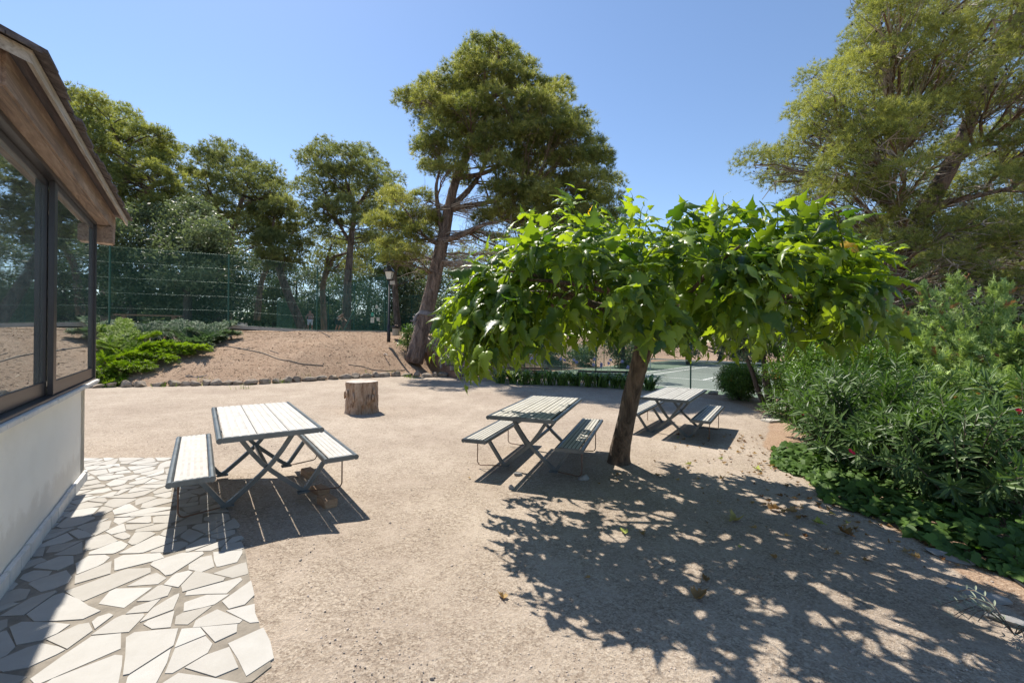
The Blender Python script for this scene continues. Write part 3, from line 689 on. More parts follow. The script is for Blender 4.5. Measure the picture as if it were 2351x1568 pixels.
# ------------------------------------------------------------ fences
def wire_run(m, A, B, za, zb, ha, hb, sp, th):
    """diamond mesh as straight wires clipped to the panel; A,B plan points, bottom z and height at each end"""
    A = np.array(A); B = np.array(B); Ln = np.linalg.norm(B - A); H = (ha + hb) / 2
    n = np.array([-(B - A)[1], (B - A)[0]]) / Ln; V = []; Fc = []
    def p3(s, h):
        t = s / Ln; q = A + (B - A) * t; return np.array([q[0], q[1], za + (zb - za) * t + h * (ha + (hb - ha) * t) / H])
    for sg in (1, -1):
        o_ = -H if sg == 1 else 0
        for s0 in np.arange(o_, Ln + (0 if sg == 1 else H), sp):
            # line: s = s0 + sg*h
            h0, h1 = 0., H
            if sg == 1: h0 = max(0, -s0); h1 = min(H, Ln - s0)
            else: h0 = max(0, s0 - Ln); h1 = min(H, s0)
            if h1 - h0 < .02: continue
            a, b = p3(s0 + sg * h0, h0), p3(s0 + sg * h1, h1); off = np.array([*(n * th * (1.0 if sg > 0 else -1.0)), 0]) * .6
            up = np.array([0, 0, th]); nn = np.array([*n, 0]) * th * .8; k = len(V) 
            V.extend([a + off - up, a + off + up, a + off + nn, b + off - up, b + off + up, b + off + nn]); Fc.extend([[k, k + 3, k + 4, k + 1], [k + 1, k + 4, k + 5, k + 2], [k + 2, k + 5, k + 3, k]])
    m.add(V, Fc)
def fence(posts, label, sp=.075, th=.0032, nh=6, brace=None, pr_=.035, group=None):
    """posts: list of (x,y,zbottom,height)"""
    f = empty('wire_fence', (posts[0][0], posts[0][1], posts[0][2]), 0, label, 'fence', group); o = np.array([posts[0][0], posts[0][1], posts[0][2]])
    m = MB()
    for a, b in zip(posts[:-1], posts[1:]):
        wire_run(m, a[:2], b[:2], a[2] + .05, b[2] + .05, a[3] - .05, b[3] - .05, sp, th)
        for k in range(nh): 
            t = (k + .5) / nh if nh < 9 else k / (nh - 1)
            t = k / (nh - 1); m.tube([[a[0], a[1], a[2] + .06 + t * (a[3] - .1)], [b[0], b[1], b[2] + .06 + t * (b[3] - .1)]], .0020, 3, cap=False)
    m.build('wire_mesh', M['green_wire'], f, loc=None).location = -o
    for q in posts:
        p_ = MB(); p_.tube([[q[0] - o[0], q[1] - o[1], q[2] - o[2] - .15], [q[0] - o[0], q[1] - o[1], q[2] - o[2] + q[3]]], pr_, 8); p_.build('post', M['green_steel'], f)
    if brace:
        for br in brace: p_ = MB(); p_.tube(np.array(br) - o, .03, 6); p_.build('brace', M['green_steel'], f)
    return f
P4 = [pt(40, 742, 16.4), pt(251, 745.6, 17.9), pt(524, 748, 19.6), pt(727, 760, 21.5), pt(883, 761, 24.8)]
fa = [(P4[0][0], P4[0][1], P4[0][2], 3.35)] + [(p[0], p[1], p[2], h) for p, h in zip(P4[1:], (3.32, 3.28, 3.28, 3.3))]
c_ = P4[4]; cd = nrm(P4[3] - P4[4])
fence(fa, 'tall green chain-link fence along the top of the dirt bank', brace=[[c_ + cd * .1 + [0, 0, 3.1], c_ + cd * .7 + [0, 0, 3.05], c_ + cd * 1.15 + [0, 0, 2.6], c_ + cd * 2.6 + [0, 0, .05]]], th=.0027, sp=.085)
sf = []
for t in np.linspace(0, 1, 6):
    q = np.array(c_[:2]) * (1 - t) + np.array([-23.9, 43.]) * t; sf.append((q[0] + .12, q[1] + .1, c_[2] + .0, 3.3))
fence(sf, 'green chain-link fence running away from the bank fence corner', sp=.10, th=.0036)
bk = [pt(885, 757, 34), pt(945, 757, 33), pt(1010, 757, 32)]
fence([(p[0], p[1], p[2] - .4, 3.1) for p in bk], 'far green fence seen behind the street lamp', sp=.12, th=.006, brace=[[bk[1] + [0, 0, 2.6], bk[1] + [.5, .2, 2.5], bk[1] + [1.2, .4, 1.9], bk[1] + [1.5, .5, -.2]]])
lf = [cp(-17.1, b) for b in (-11.5, -6.6, -1.9, 2.8, 7.5, 12)]
fence([(q[0], q[1], CZ, 3.0) for q in lf], 'green chain-link fence on the near end of the lower court', sp=.085, th=.0024)
lf = [cp(a, -11.5) for a in (-17.1, -13.5, -9.9, -6.3, -2.7, 1, 5)]
fence([(q[0], q[1], CZ, 2.9) for q in lf], 'green chain-link fence on the left side of the lower court', sp=.11, th=.0040)
m = MB()                                                  # low concrete kerb below the bank fence
for a, b in zip(fa[:-1], fa[1:]):
    A = np.array(a[:3]); B = np.array(b[:3]); d = nrm(B - A); m.tube([A - [0, 0, .04], B - [0, 0, .04]], .075, 4, sq=True)
tag(m.build('kerb', M['concrete']), 'low pale concrete kerb under the bank fence', None, None, 'structure')
# notices on the fence
for (u, v_, wpx, hpx, mt, lab) in [(865, 704.7, 6, 7, 'sign_white', 'upper white notice board on the fence corner'), (855, 722, 5.5, 8, 'sign_teal', 'small teal notice on the fence near the corner'), (855, 735, 8, 12.5, 'sign_white', 'tall white notice board under the teal one'), (868, 732.7, 6.5, 8, 'sign_white', 'square white notice right of the tall one')]:
    p = pt(u, v_, 24.6); m = MB(); m.box((0, 0, 0), (wpx * 24.6 / F, .015, hpx * 24.6 / F), 0, None, .003); o = m.build('notice_board', M[mt]); o.location = tuple(p); o.rotation_euler[2] = .5; tag(o, lab, 'sign', 'notices hung on the fence')

# ------------------------------------------------------------ street lamp and bin
lb = pt(892.5, 771, 20.2); lamp = empty('street_lamp', tuple(lb), 0, 'black street lamp with four sided glass lantern beside the leaning pine', 'street lamp')
m = MB(); m.tube([[0, 0, -.3], [0, 0, .5], [0, 0, .52], [.01, 0, 2.5]], [.085, .08, .055, .05], 10); m.build('pole', M['lamp_black'], lamp, smooth=True)
def frust(m, z0, w0, z1, w1, mt=0):
    v = [(sx * w / 2, sy * w / 2, z) for z, w in ((z0, w0), (z1, w1)) for sx, sy in ((-1, -1), (1, -1), (1, 1), (-1, 1))]
    m.add(v, [[0, 3, 2, 1], [4, 5, 6, 7], [0, 1, 5, 4], [1, 2, 6, 5], [2, 3, 7, 6], [3, 0, 4, 7]], mt)
m = MB(); frust(m, 2.68, .20, 3.02, .34); lg = m.build('lantern_glass', M['lamp_glass'], lamp)
m = MB(); frust(m, 3.02, .46, 3.06, .46); frust(m, 3.06, .42, 3.24, .20); frust(m, 3.24, .20, 3.28, .24); frust(m, 3.28, .12, 3.36, .07); m.tube([[0, 0, 3.36], [0, 0, 3.48]], [.03, .012], 6); m.tube([[0, 0, 3.46], [.07, 0, 3.47], [.09, 0, 3.42]], .012, 5)
frust(m, 2.60, .10, 2.66, .24); m.tube([[0, 0, 2.48], [0, 0, 2.6]], [.06, .04], 8)
for sx, sy in ((-1, -1), (1, -1), (1, 1), (-1, 1)): m.tube([[sx * .105, sy * .105, 2.66], [sx * .175, sy * .175, 3.03]], .013, 4)
m.build('lantern_frame', M['lamp_black'], lamp)
m = MB(); m.box((.17, -.08, 2.50), (.24, .05, .17), 0, None, .01); m.build('side_panel', M['concrete'], lamp)
p = pt(909, 771, 21.6); bn_ = empty('litter_bin', tuple(p), 0, 'round pebbledash litter bin with black bag beside the street lamp', 'litter bin')
m = MB(); m.tube([[0, 0, 0], [0, 0, .03], [0, 0, .44]], [.16, .175, .185], 16); m.build('body', M['bin'], bn_, smooth=False)
m = MB(); m.tube([[0, 0, .37], [0, 0, .46], [0, 0, .50], [0, 0, .50], [0, 0, .44]], [.20, .21, .19, .15, .1], 16, rough=.05, rng=rs(1)); m.build('bin_bag', M['black_plastic'], bn_)
m = MB(); v, f = rock_mesh(rs(3), .09, .07, .07); m.add(v + [-.03, 0, .51], f); v, f = rock_mesh(rs(4), .07, .05, .05); m.add(v + [.07, 0, .50], f); m.build('rubbish', M['brown_plank'], bn_)

# ------------------------------------------------------------ benches
b = rayg(330, 745); p0 = pt(263, 721, 20.0); p1 = pt(419, 727, 21.0); mid = (p0 + p1) / 2; mz = mid[2] - .5; dv = (p1 - p0)[:2]; ln = np.linalg.norm(dv)
pb = empty('plank_bench', (mid[0], mid[1], mz), math.atan2(dv[1], dv[0]), 'long brown plank bench on two legs behind the bank fence', 'bench')
m = MB(); m.box((0, 0, .50), (ln, .30, .055), 0, None, .006); m.build('seat', M['brown_plank'], pb)
for s_ in (-1, 1): m = MB(); m.box((s_ * ln * .37, 0, .17), (.15, .22, .60), 0, None, .006); m.build('leg', M['brown_plank'], pb)
def slat_bench(p, rz, ln, mat, label, name='park_bench'):
    t = empty(name, tuple(p), rz, label, 'bench')
    for k in range(4): m = MB(); m.box((0, -.22 + k * .115, .44), (ln, .095, .03), 0, None, .004); m.build('seat_slat', mat, t)
    for k in range(3): m = MB(); m.box((0, .235 + k * .03, .56 + k * .12), (ln, .03, .095), 0, None, .004); m.build('back_slat', mat, t)
    for s_ in (-1, 1):
        m = MB(); m.tube([[s_ * ln * .4, -.22, -.1], [s_ * ln * .4, -.22, .42], [s_ * ln * .4, .2, .42], [s_ * ln * .4, .32, .86]], .025, 4, sq=True); m.tube([[s_ * ln * .4, .2, .42], [s_ * ln * .4, .24, -.1]], .025, 4, sq=True); m.build('leg', M['green_steel'], t)
    return t
p = pt(1387, 850, 18.7); slat_bench((p[0], p[1], -.60), -.10 + math.pi, 2.3, M['dark_bench'], 'long dark slatted bench behind the agapanthus left of the mulberry trunk')
p = pt(1214, 846, 20.3); slat_bench((p[0], p[1], -.60), -.12 + math.pi, 1.9, M['dark_bench'], 'dark slatted bench half hidden by hanging mulberry leaves')
p = pt(563, 745, 44); slat_bench((p[0], p[1], 1.98), -.5 + math.pi, 1.7, M['sign_white'], 'distant pale slatted bench on the upper terrace')

# ------------------------------------------------------------ steps and railing beside the pine
sA = np.array([-1.25, 17.4, -.14]); sB = np.array([-4.3, 22.6, 1.70]); sd = nrm((sB - sA)[:2]); sa = math.atan2(sd[1], sd[0])
stairs = empty('wooden_steps', tuple(sA), sa, 'rustic wooden steps climbing beside the leaning pine', 'steps')
NS = 10; run = np.linalg.norm((sB - sA)[:2]) / NS; ris = (sB[2] - sA[2]) / NS
for i in range(NS):
    m = MB(); m.box((i * run, 0, ris * (i + 1) - .09), (.14, 1.7, .18), 0, None, .012); m.box((i * run + run / 2 + .06, 0, ris * (i + 1) - .25), (run - .02, 1.6, .46), 1); m.build('step', [M['grey_wood'], M['brown_plank']], stairs)
for side, lab in ((-1, 'grey wooden railing on the near side of the steps'), (1, 'grey wooden railing on the far side of the steps')):
    o_ = sA + np.array([*(np.array([-sd[1], sd[0]]) * side * .95), 0]); rl = empty('wooden_railing', tuple(o_), sa, lab, 'railing', 'railings of the wooden steps'); Lr = run * NS
    for h in (.95, .55): m = MB(); m.tube([[-.2, 0, h - .02], [Lr * .5, 0, h + ris * NS * .5 + .02], [Lr, 0, h + ris * NS]], .05, 7, rough=.08, rng=rs(3)); m.build('rail', M['grey_wood'], rl)
    for t in (0.02, .34, .67, .98): m = MB(); m.tube([[Lr * t, 0, ris * NS * t - .2], [Lr * t, 0, ris * NS * t + 1.0]], .055, 7); m.build('post', M['grey_wood'], rl)
p = rayg(1109, 868); m = MB(); m.tube([[0, 0, -.1], [0, 0, .24]], .045, 10); m.tube([[0, 0, .24], [0, 0, .27]], .06, 10); o = m.build('bollard_light', M['sign_white']); o.location = (p[0], p[1] - .2, p[2] + .05); tag(o, 'short pale post beside the bottom wooden step', 'post')
pl = sA + np.array([.7, -.7, 0]); m = MB(); m.box((0, 0, .05), (1.5, .25, .16), 0, None, .01); o = m.build('timber_sleeper', M['grey_wood']); o.location = (pl[0] - .1, pl[1] + .1, -.12); o.rotation_euler[2] = -.1; tag(o, 'weathered timber sleeper lying at the foot of the steps', 'sleeper')

# ------------------------------------------------------------ trees
def needle_tuft(rng, n, ln, wd, spread=.9):
    d = nrm(np.stack([rng.normal(0, spread, n), rng.normal(0, spread, n), np.abs(rng.normal(.8, .4, n)) + .1], -1))
    side = nrm(np.cross(d, rdir(rng, n))); base = rng.uniform(-.25, .25, (n, 3)) * ln * .6; l = ln * rng.uniform(.7, 1.15, (n, 1))
    v = np.stack([base - side * wd / 2, base + side * wd / 2, base + d * l], 1).reshape(-1, 3)
    return v, np.arange(n * 3).reshape(n, 3)
def leaf_tuft(rng, n, sp, sz):
    c = rng.normal(0, sp * .5, (n, 3)); a = rdir(rng, n); b = nrm(np.cross(a, rdir(rng, n))); s = sz * rng.uniform(.6, 1.2, (n, 1))
    v = np.stack([c - a * s, c + b * s * .45, c + a * s, c - b * s * .45], 1).reshape(-1, 3)
    return v, np.arange(n * 4).reshape(n, 4)
def randframes(rng, Z):
    X = nrm(np.cross(Z, rdir(rng, len(Z)))); Y = np.cross(Z, X); return np.stack([X, Y, Z], -1)
def inpoly(P, x, y):
    P = np.asarray(P, float); c = np.zeros(len(x), bool); n = len(P)
    for i in range(n):
        a, b = P[i], P[(i + 1) % n]; k = ((a[1] > y) != (b[1] > y)) & (x < (b[0] - a[0]) * (y - a[1]) / (b[1] - a[1] + 1e-12) + a[0]); c ^= k
    return c
def clumps_from(poly, d, dd, step, rng, jit=.35):
    """fill an outline seen from the photograph's side with foliage masses in depth; returns centres in metres"""
    P = np.array(poly, float); x0, y0 = P.min(0); x1, y1 = P.max(0)
    gx_, gy_ = np.meshgrid(np.arange(x0, x1, step), np.arange(y0, y1, step)); gx_ = gx_.ravel() + rng.uniform(-jit, jit, gx_.size) * step; gy_ = gy_.ravel() + rng.uniform(-jit, jit, gy_.size) * step
    k = inpoly(P, gx_, gy_); gx_, gy_ = gx_[k], gy_[k]; out = []
    cx_, cy_ = gx_.mean(), gy_.mean(); rx_, ry_ = (x1 - x0) / 2, (y1 - y0) / 2
    for u, v in zip(gx_, gy_):
        e = math.sqrt(max(0, 1 - min(1, ((u - cx_) / rx_) ** 2)))
        out.append(pt(u, v, d + rng.uniform(-1, 1) * dd * (.25 + .75 * e)))
    return np.array(out)
def tree(name, label, cat, trunk, rad, clumps, cr, kind, fol, barkm, limbm, rng, ntuft=60, size=.5, nn=10, nl=.16, nw=.012, group=None, stems=(), flat=.7, twigs=6, twigm=None, tone=None, limb_r=.06, tr=10, branch_to=1.0, sparse=None, base=None):
    """trunk: list of points; clumps: (n,3) centres; cr: clump radius"""
    T = np.array(trunk, float); org = T[0] if base is None else np.array(base)
    root = empty(name, tuple(org), 0, label, cat, group)
    m = MB(); 
    def smooth(Pn, r0, n=14):
        Pn = np.array(Pn, float); t = np.linspace(0, 1, len(Pn)); tt = np.linspace(0, 1, n)
        out = np.stack([np.interp(tt, t, Pn[:, i]) for i in range(3)], -1)
        for _ in range(2): out[1:-1] = (out[:-2] + 2 * out[1:-1] + out[2:]) / 4
        return out, np.interp(tt, t, r0)
    S, sr_ = smooth(T, rad, 26)
    m.tube(S - org, sr_, tr, rough=.05, rng=rng); skel = [S]; skr = [sr_]
    for sp_, sr2 in stems:
        Q, qr = smooth(sp_, sr2, 16); m.tube(Q - org, qr, max(6, tr - 2), 0, rough=.05, rng=rng); skel.append(Q); skr.append(qr)
    m.build('trunk', barkm, root, smooth=True)
    SK = np.concatenate(skel); SR = np.concatenate(skr)
    C_ = np.asarray(clumps); lm = MB(); tw = MB()
    order = rng.permutation(len(C_))
    for i in order:
        c = C_[i]
        if rng.rand() > branch_to: continue
        dd = np.linalg.norm((SK - c) * np.array([1, 1, 1.6]) + np.array([0, 0, .35 * np.linalg.norm(c[:2] - SK[len(SK) // 2, :2])]), axis=1); j = np.argmin(dd + (SK[:, 2] < T[0, 2] + .25 * (C_[:, 2].min() - T[0, 2])) * 5)
        a = SK[j]; midp = a * .5 + c * .5 + rng.normal(0, .08, 3) * np.linalg.norm(c - a) + [0, 0, .06 * np.linalg.norm(c - a)]
        tt = np.linspace(0, 1, 7)[:, None]; B = (1 - tt) ** 2 * a + 2 * tt * (1 - tt) * midp + tt ** 2 * c; B[1:-1] += rng.normal(0, .03, (5, 3)) * np.linalg.norm(c - a) * .35
        r0 = min(SR[j] * .6, limb_r * (.5 + .12 * np.linalg.norm(c - a))); lm.tube(B - org, np.linspace(r0, r0 * .25, 7), 5, cap=False)
        for _ in range(twigs):
            s0 = B[rng.randint(2, 7)]; e = c + rdir(rng, 1)[0] * cr * rng.uniform(.5, 1.1) * np.array([1, 1, flat]); mm = (s0 + e) / 2 + rng.normal(0, .12, 3) * cr
            tw.tube(np.array([s0, mm, e]) - org, [r0 * .28 + .003, r0 * .18 + .002, .003], 3, cap=False)
    lm.build('branches', limbm, root)
    if twigs and len(tw.v): tw.build('twigs', twigm or M['twig'], root)
    fm = MB(); var = 4
    temps = [needle_tuft(rng, nn, nl, nw) if kind == 'needle' else leaf_tuft(rng, nn, size, nl) for _ in range(var)]
    nC = len(C_); cnt = rng.poisson(ntuft, nC)
    if sparse is not None: cnt = (cnt * sparse(C_)).astype(int)
    O = np.repeat(C_, cnt, 0); rr_ = rng.uniform(.8, 1.2, nC); RR = np.repeat(rr_, cnt)
    tone_c = np.repeat(rng.normal(0, .13, nC), cnt); n = len(O)
    d = rdir(rng, n); d[:, 2] = np.where(d[:, 2] < -.35, -d[:, 2] * .5, d[:, 2]); u = rng.uniform(.35, 1, n) ** .6
    O2 = O + d * (u * RR * cr)[:, None] * np.array([1, 1, flat]); Z = nrm(d * .8 + np.array([0, 0, .7]) + rng.normal(0, .35, (n, 3)))
    if kind != 'needle': Z = rdir(rng, n)
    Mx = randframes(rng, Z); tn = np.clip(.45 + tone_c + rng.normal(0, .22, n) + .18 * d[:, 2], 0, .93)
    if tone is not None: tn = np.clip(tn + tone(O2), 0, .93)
    w_ = rng.randint(0, var, n)
    for k in range(var):
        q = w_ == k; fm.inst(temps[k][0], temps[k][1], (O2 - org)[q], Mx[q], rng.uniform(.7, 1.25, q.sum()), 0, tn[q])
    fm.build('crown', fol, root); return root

# leaning pine in the middle
rng = rs(101)
tp = [pt(950, 832, 19.7), pt(957, 800, 19.7), pt(972, 745, 19.8), pt(989, 680, 19.9), pt(1005, 600, 20), pt(1018, 550, 20), pt(1030, 480, 20), pt(1045, 410, 20.1), pt(1078, 350, 20.2), pt(1110, 280, 20.3), pt(1138, 200, 20.4), pt(1150, 130, 20.4)]
tr_ = [.43, .38, .35, .33, .31, .29, .24, .19, .15, .11, .07, .03]
up = [(1012, 398), (975, 400), (972, 330), (985, 300), (955, 262), (925, 238), (935, 222), (975, 232), (985, 190), (1030, 172), (1062, 140), (1068, 108), (1105, 112), (1135, 90), (1165, 112), (1205, 118), (1215, 150), (1255, 170), (1290, 205), (1288, 245), (1325, 255), (1330, 300), (1385, 325), (1392, 365), (1370, 395), (1415, 420), (1420, 495), (1385, 540), (1330, 560), (1290, 580), (1240, 560), (1190, 520), (1150, 500), (1130, 450), (1150, 410), (1130, 385), (1095, 375), (1075, 400), (1060, 435)]
C1 = clumps_from(up, 20.2, 3.4, 27, rng)
lo = [(1075, 490), (1200, 470), (1290, 510), (1420, 480), (1415, 580), (1340, 650), (1200, 630), (1130, 590), (1070, 570)]
C2 = clumps_from(lo, 20.2, 2.8, 36, rng)
le = [(865, 520), (900, 440), (960, 425), (985, 460), (1000, 520), (960, 560), (935, 620), (885, 590), (860, 540)]
C3 = clumps_from(le, 19.6, 1.5, 34, rng)
CC = np.concatenate([C1, C2, C3])
mz_ = lambda C: np.where((C[:, 2] < 7.0) & (C[:, 0] > -2), .8, 1.05)
st_ = [([tp[6], pt(1060, 475, 20), pt(1120, 465, 19.5), pt(1200, 455, 19)], [.14, .12, .09, .04]), ([tp[5], pt(1050, 545, 19.5), pt(1110, 515, 19), pt(1190, 500, 18.6)], [.15, .13, .09, .04]),
       ([tp[6], pt(1075, 440, 20.5), pt(1110, 390, 20.8), pt(1135, 300, 21)], [.15, .13, .10, .05]), ([tp[5], pt(1008, 500, 19.8), pt(1000, 430, 19.7), pt(1010, 390, 19.6)], [.12, .11, .08, .04]),
       ([tp[7], pt(1110, 400, 20.4), pt(1190, 360, 20), pt(1250, 350, 20)], [.12, .1, .06, .03]), ([tp[5], pt(1000, 560, 19.8), pt(975, 545, 19.5), pt(930, 480, 19.2)], [.10, .09, .07, .03])]
main_pine = tree('pine_tree', 'tall leaning pine with domed crown and thick cracked trunk on the bank', 'tree', tp, tr_, CC, .72, 'needle', M['needle_a'], M['pine_bark'], M['pine_limb'], rng, ntuft=165, nn=13, nl=.21, nw=.018, stems=st_, flat=.8, twigs=9, limb_r=.07, tr=16, sparse=mz_,
     tone=lambda O: -.10 * (O[:, 2] > 9) + .0)
# bare grey dead twigs hanging low on the pine
m = MB(); org = np.array(main_pine.location)
for _ in range(95):
    a = tp[rng.randint(4, 7)] + rng.normal(0, .1, 3); dr = np.array([rng.choice([-1, 1], p=[.3, .7]), rng.uniform(-.6, .6), rng.uniform(-.15, .4)]); L_ = rng.uniform(.9, 4.2) if dr[0] > 0 else rng.uniform(.6, 2.2)
    P_ = np.array([a + dr * L_ * t + np.array([0, 0, -.25 * L_ * t * t]) + rng.normal(0, .06, 3) * L_ * t for t in np.linspace(0, 1, 6)]); m.tube(P_ - org, np.linspace(.028, .006, 6), 4, cap=False)
    for _ in range(6):
        s0 = P_[rng.randint(2, 6)]; m.tube(np.array([s0, s0 + rng.normal(0, .28, 3), s0 + rng.normal(0, .5, 3)]) - org, [.01, .007, .004], 3, cap=False)
m.build('dead_branches', M['grey_twig'], main_pine)
a = pt(981, 721, 19.82); m = MB(); d_ = nrm(tp[4] - tp[2]); m.tube([a - d_ * .09, a + d_ * .09], .40, 18); o = m.build('trunk_strap', M['strap'], loc=a); tag(o, 'grey strap tied around the leaning pine trunk', 'strap')
a = pt(951, 742, 19.6); m = MB(); m.tube([[.28, .1, .55], [.1, 0, .35], [.0, 0, .08]], [.05, .07, .09], 8); m.tube([[0, 0, .08], [-.14, 0, .1], [-.17, 0, .14]], .035, 6); m.tube([[.0, 0, .0], [.35, 0, -.12]], .045, 6); o = m.build('spotlight', M['strap']); o.location = tuple(a); tag(o, 'small grey spotlight fixed to the left of the pine trunk', 'spotlight')

# big pine on the right
rng = rs(202)
tp2 = [np.array([11.0, 13.3, -.4]), pt(2020, 745, 13.2), pt(2035, 650, 13.2), pt(2085, 545, 13), pt(2125, 475, 12.9), pt(2190, 375, 12.8), pt(2245, 230, 12.7), pt(2320, 80, 12.6), pt(2380, -60, 12.6)]
rt = [(1962, -60), (1965, 60), (1935, 110), (1890, 150), (1850, 180), (1850, 235), (1825, 300), (1760, 335), (1700, 345), (1690, 380), (1745, 405), (1800, 440), (1860, 500), (1900, 560), (2060, 600), (2100, 640), (2500, 700), (2500, -160), (1960, -160)]
C1 = clumps_from(rt, 12.8, 3.2, 48, rng)
stm = [([tp2[3], pt(2040, 470, 13.2), pt(2030, 380, 13.4), pt(2050, 280, 13.5), pt(2045, 180, 13.6)], [.17, .15, .13, .10, .05]), ([tp2[4], pt(2200, 460, 12.5), pt(2330, 430, 12)], [.12, .09, .05]), ([tp2[2], pt(2080, 660, 13.5), pt(2200, 600, 13.8), pt(2340, 560, 14)], [.13, .11, .08, .05]), ([tp2[5], pt(2250, 330, 12.4), pt(2340, 330, 12.2)], [.1, .08, .05])]
in2 = lambda C: np.where(C[:, 2] < 4.6, .9, np.where((C[:, 0] / C[:, 1] > 1.04) & (C[:, 2] < 9.2) & (C[:, 2] > 7.0), .75, 1.0))
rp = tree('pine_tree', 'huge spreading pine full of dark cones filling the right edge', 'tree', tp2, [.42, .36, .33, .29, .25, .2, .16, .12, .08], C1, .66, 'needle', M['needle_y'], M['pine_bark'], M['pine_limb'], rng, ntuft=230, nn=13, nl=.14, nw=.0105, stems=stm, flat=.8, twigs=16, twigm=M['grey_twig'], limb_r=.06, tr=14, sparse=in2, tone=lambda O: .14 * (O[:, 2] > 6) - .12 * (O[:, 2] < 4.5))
m = MB(); o_ = np.array(rp.location); v, f = rock_mesh(rng, .035, .035, .055, 1); kk = rng.randint(0, len(C1), 900); O = C1[kk] + rng.normal(0, .22, (900, 3)); m.inst(v, f, O - o_, randframes(rng, rdir(rng, 900)), rng.uniform(.6, 1.15, 900)); tag(m.build('pine_cones', M['cone'], rp), None, None, None, 'stuff')
m = MB()
for _ in range(70):
    a = pt(rng.uniform(1930, 2340), rng.uniform(500, 740), rng.uniform(11, 14)); L_ = rng.uniform(.6, 1.8); dr = nrm(np.array([rng.normal(0, 1), rng.normal(0, .6), rng.normal(0, .35)]))
    P_ = np.array([a + dr * L_ * t + rng.normal(0, .05, 3) * t for t in np.linspace(0, 1, 5)]); m.tube(P_ - o_, np.linspace(.014, .004, 5), 3, cap=False)
    for _ in range(5): s0 = P_[rng.randint(1, 5)]; m.tube(np.array([s0, s0 + rng.normal(0, .16, 3), s0 + rng.normal(0, .3, 3)]) - o_, [.006, .005, .003], 3, cap=False)
m.build('dead_branches', M['grey_twig'], rp)

# trees beyond the fences
TG = 'trees beyond the upper court'
def far_pine(label, poly, d, dd, trunk, rad, step, cr, seed, stems=(), fol='needle_b', nt=60, bark_='pine_bark', flat=.85, nn=9, nl=.28, nw=.03, tw=5, group=TG, tone=None):
    r_ = rs(seed); C_ = clumps_from(poly, d, dd, step, r_); tr2 = [pt(*q) for q in trunk]; g_ = tr2[0].copy(); g_[2] = gz(g_[0], g_[1]) - .2
    st2 = [([pt(*q) for q in a], b_) for a, b_ in stems]
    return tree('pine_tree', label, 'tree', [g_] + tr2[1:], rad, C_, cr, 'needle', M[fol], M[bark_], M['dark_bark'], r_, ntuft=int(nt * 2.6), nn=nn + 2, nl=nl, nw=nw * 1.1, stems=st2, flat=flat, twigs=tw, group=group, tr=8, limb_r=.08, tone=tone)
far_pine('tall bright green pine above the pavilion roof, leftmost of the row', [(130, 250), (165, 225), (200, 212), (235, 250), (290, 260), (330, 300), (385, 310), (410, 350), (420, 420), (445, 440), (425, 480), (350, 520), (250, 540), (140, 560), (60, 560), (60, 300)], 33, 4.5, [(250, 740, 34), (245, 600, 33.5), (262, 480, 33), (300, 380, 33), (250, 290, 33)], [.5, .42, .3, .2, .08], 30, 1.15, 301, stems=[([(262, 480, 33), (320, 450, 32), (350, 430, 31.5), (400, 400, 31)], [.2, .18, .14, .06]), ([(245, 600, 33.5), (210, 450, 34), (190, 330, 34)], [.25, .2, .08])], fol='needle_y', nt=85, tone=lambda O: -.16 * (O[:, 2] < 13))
far_pine('umbrella shaped dark pine right of the tall leftmost one', [(425, 400), (410, 365), (440, 345), (480, 352), (490, 335), (525, 342), (550, 352), (590, 350), (605, 370), (635, 410), (655, 450), (665, 480), (660, 560), (600, 560), (550, 500), (500, 520), (440, 470)], 38, 4, [(520, 740, 38), (525, 620, 38), (530, 540, 38), (548, 480, 38), (570, 420, 38)], [.42, .36, .28, .2, .08], 27, 1.15, 302, stems=[([(530, 540, 38), (505, 490, 38), (480, 440, 38)], [.2, .16, .07]), ([(548, 480, 38), (590, 460, 37), (630, 440, 37)], [.15, .12, .05])], nt=68)
far_pine('shorter round pine in front of the umbrella shaped one', [(600, 470), (640, 450), (680, 460), (700, 485), (705, 540), (690, 610), (650, 640), (600, 630), (575, 540)], 36, 2.5, [(700, 745, 35.5), (655, 660, 35.6), (632, 590, 35.8), (620, 560, 36), (630, 500, 36)], [.38, .34, .25, .16, .07], 27, 1.1, 303, stems=[([(590, 735, 37), (598, 650, 37), (620, 600, 36.5), (650, 550, 36)], [.3, .24, .18, .08])], nt=70)
far_pine('slender pine with an open crown left of the leaning pine', [(700, 440), (685, 385), (705, 350), (735, 340), (760, 332), (800, 345), (850, 350), (870, 375), (900, 400), (908, 430), (905, 500), (870, 560), (800, 545), (740, 550), (700, 520)], 36, 3.5, [(795, 745, 36), (798, 650, 36), (805, 560, 36), (815, 480, 36), (790, 400, 36)], [.40, .34, .26, .18, .07], 27, 1.1, 304, stems=[([(815, 480, 36), (845, 440, 36), (870, 400, 36)], [.16, .12, .05]), ([(805, 560, 36), (770, 500, 36.5), (735, 420, 36.5)], [.14, .11, .05])], nt=66)
far_pine('low pine between the slender one and the leaning trunk', [(700, 600), (740, 530), (790, 560), (830, 540), (870, 560), (880, 620), (840, 640), (760, 640)], 40, 3, [(745, 745, 40), (740, 650, 40), (765, 590, 40), (800, 580, 40)], [.3, .26, .18, .08], 30, 1.1, 305, nt=42, stems=[([(740, 650, 40), (755, 580, 40), (772, 535, 40)], [.16, .1, .05])])
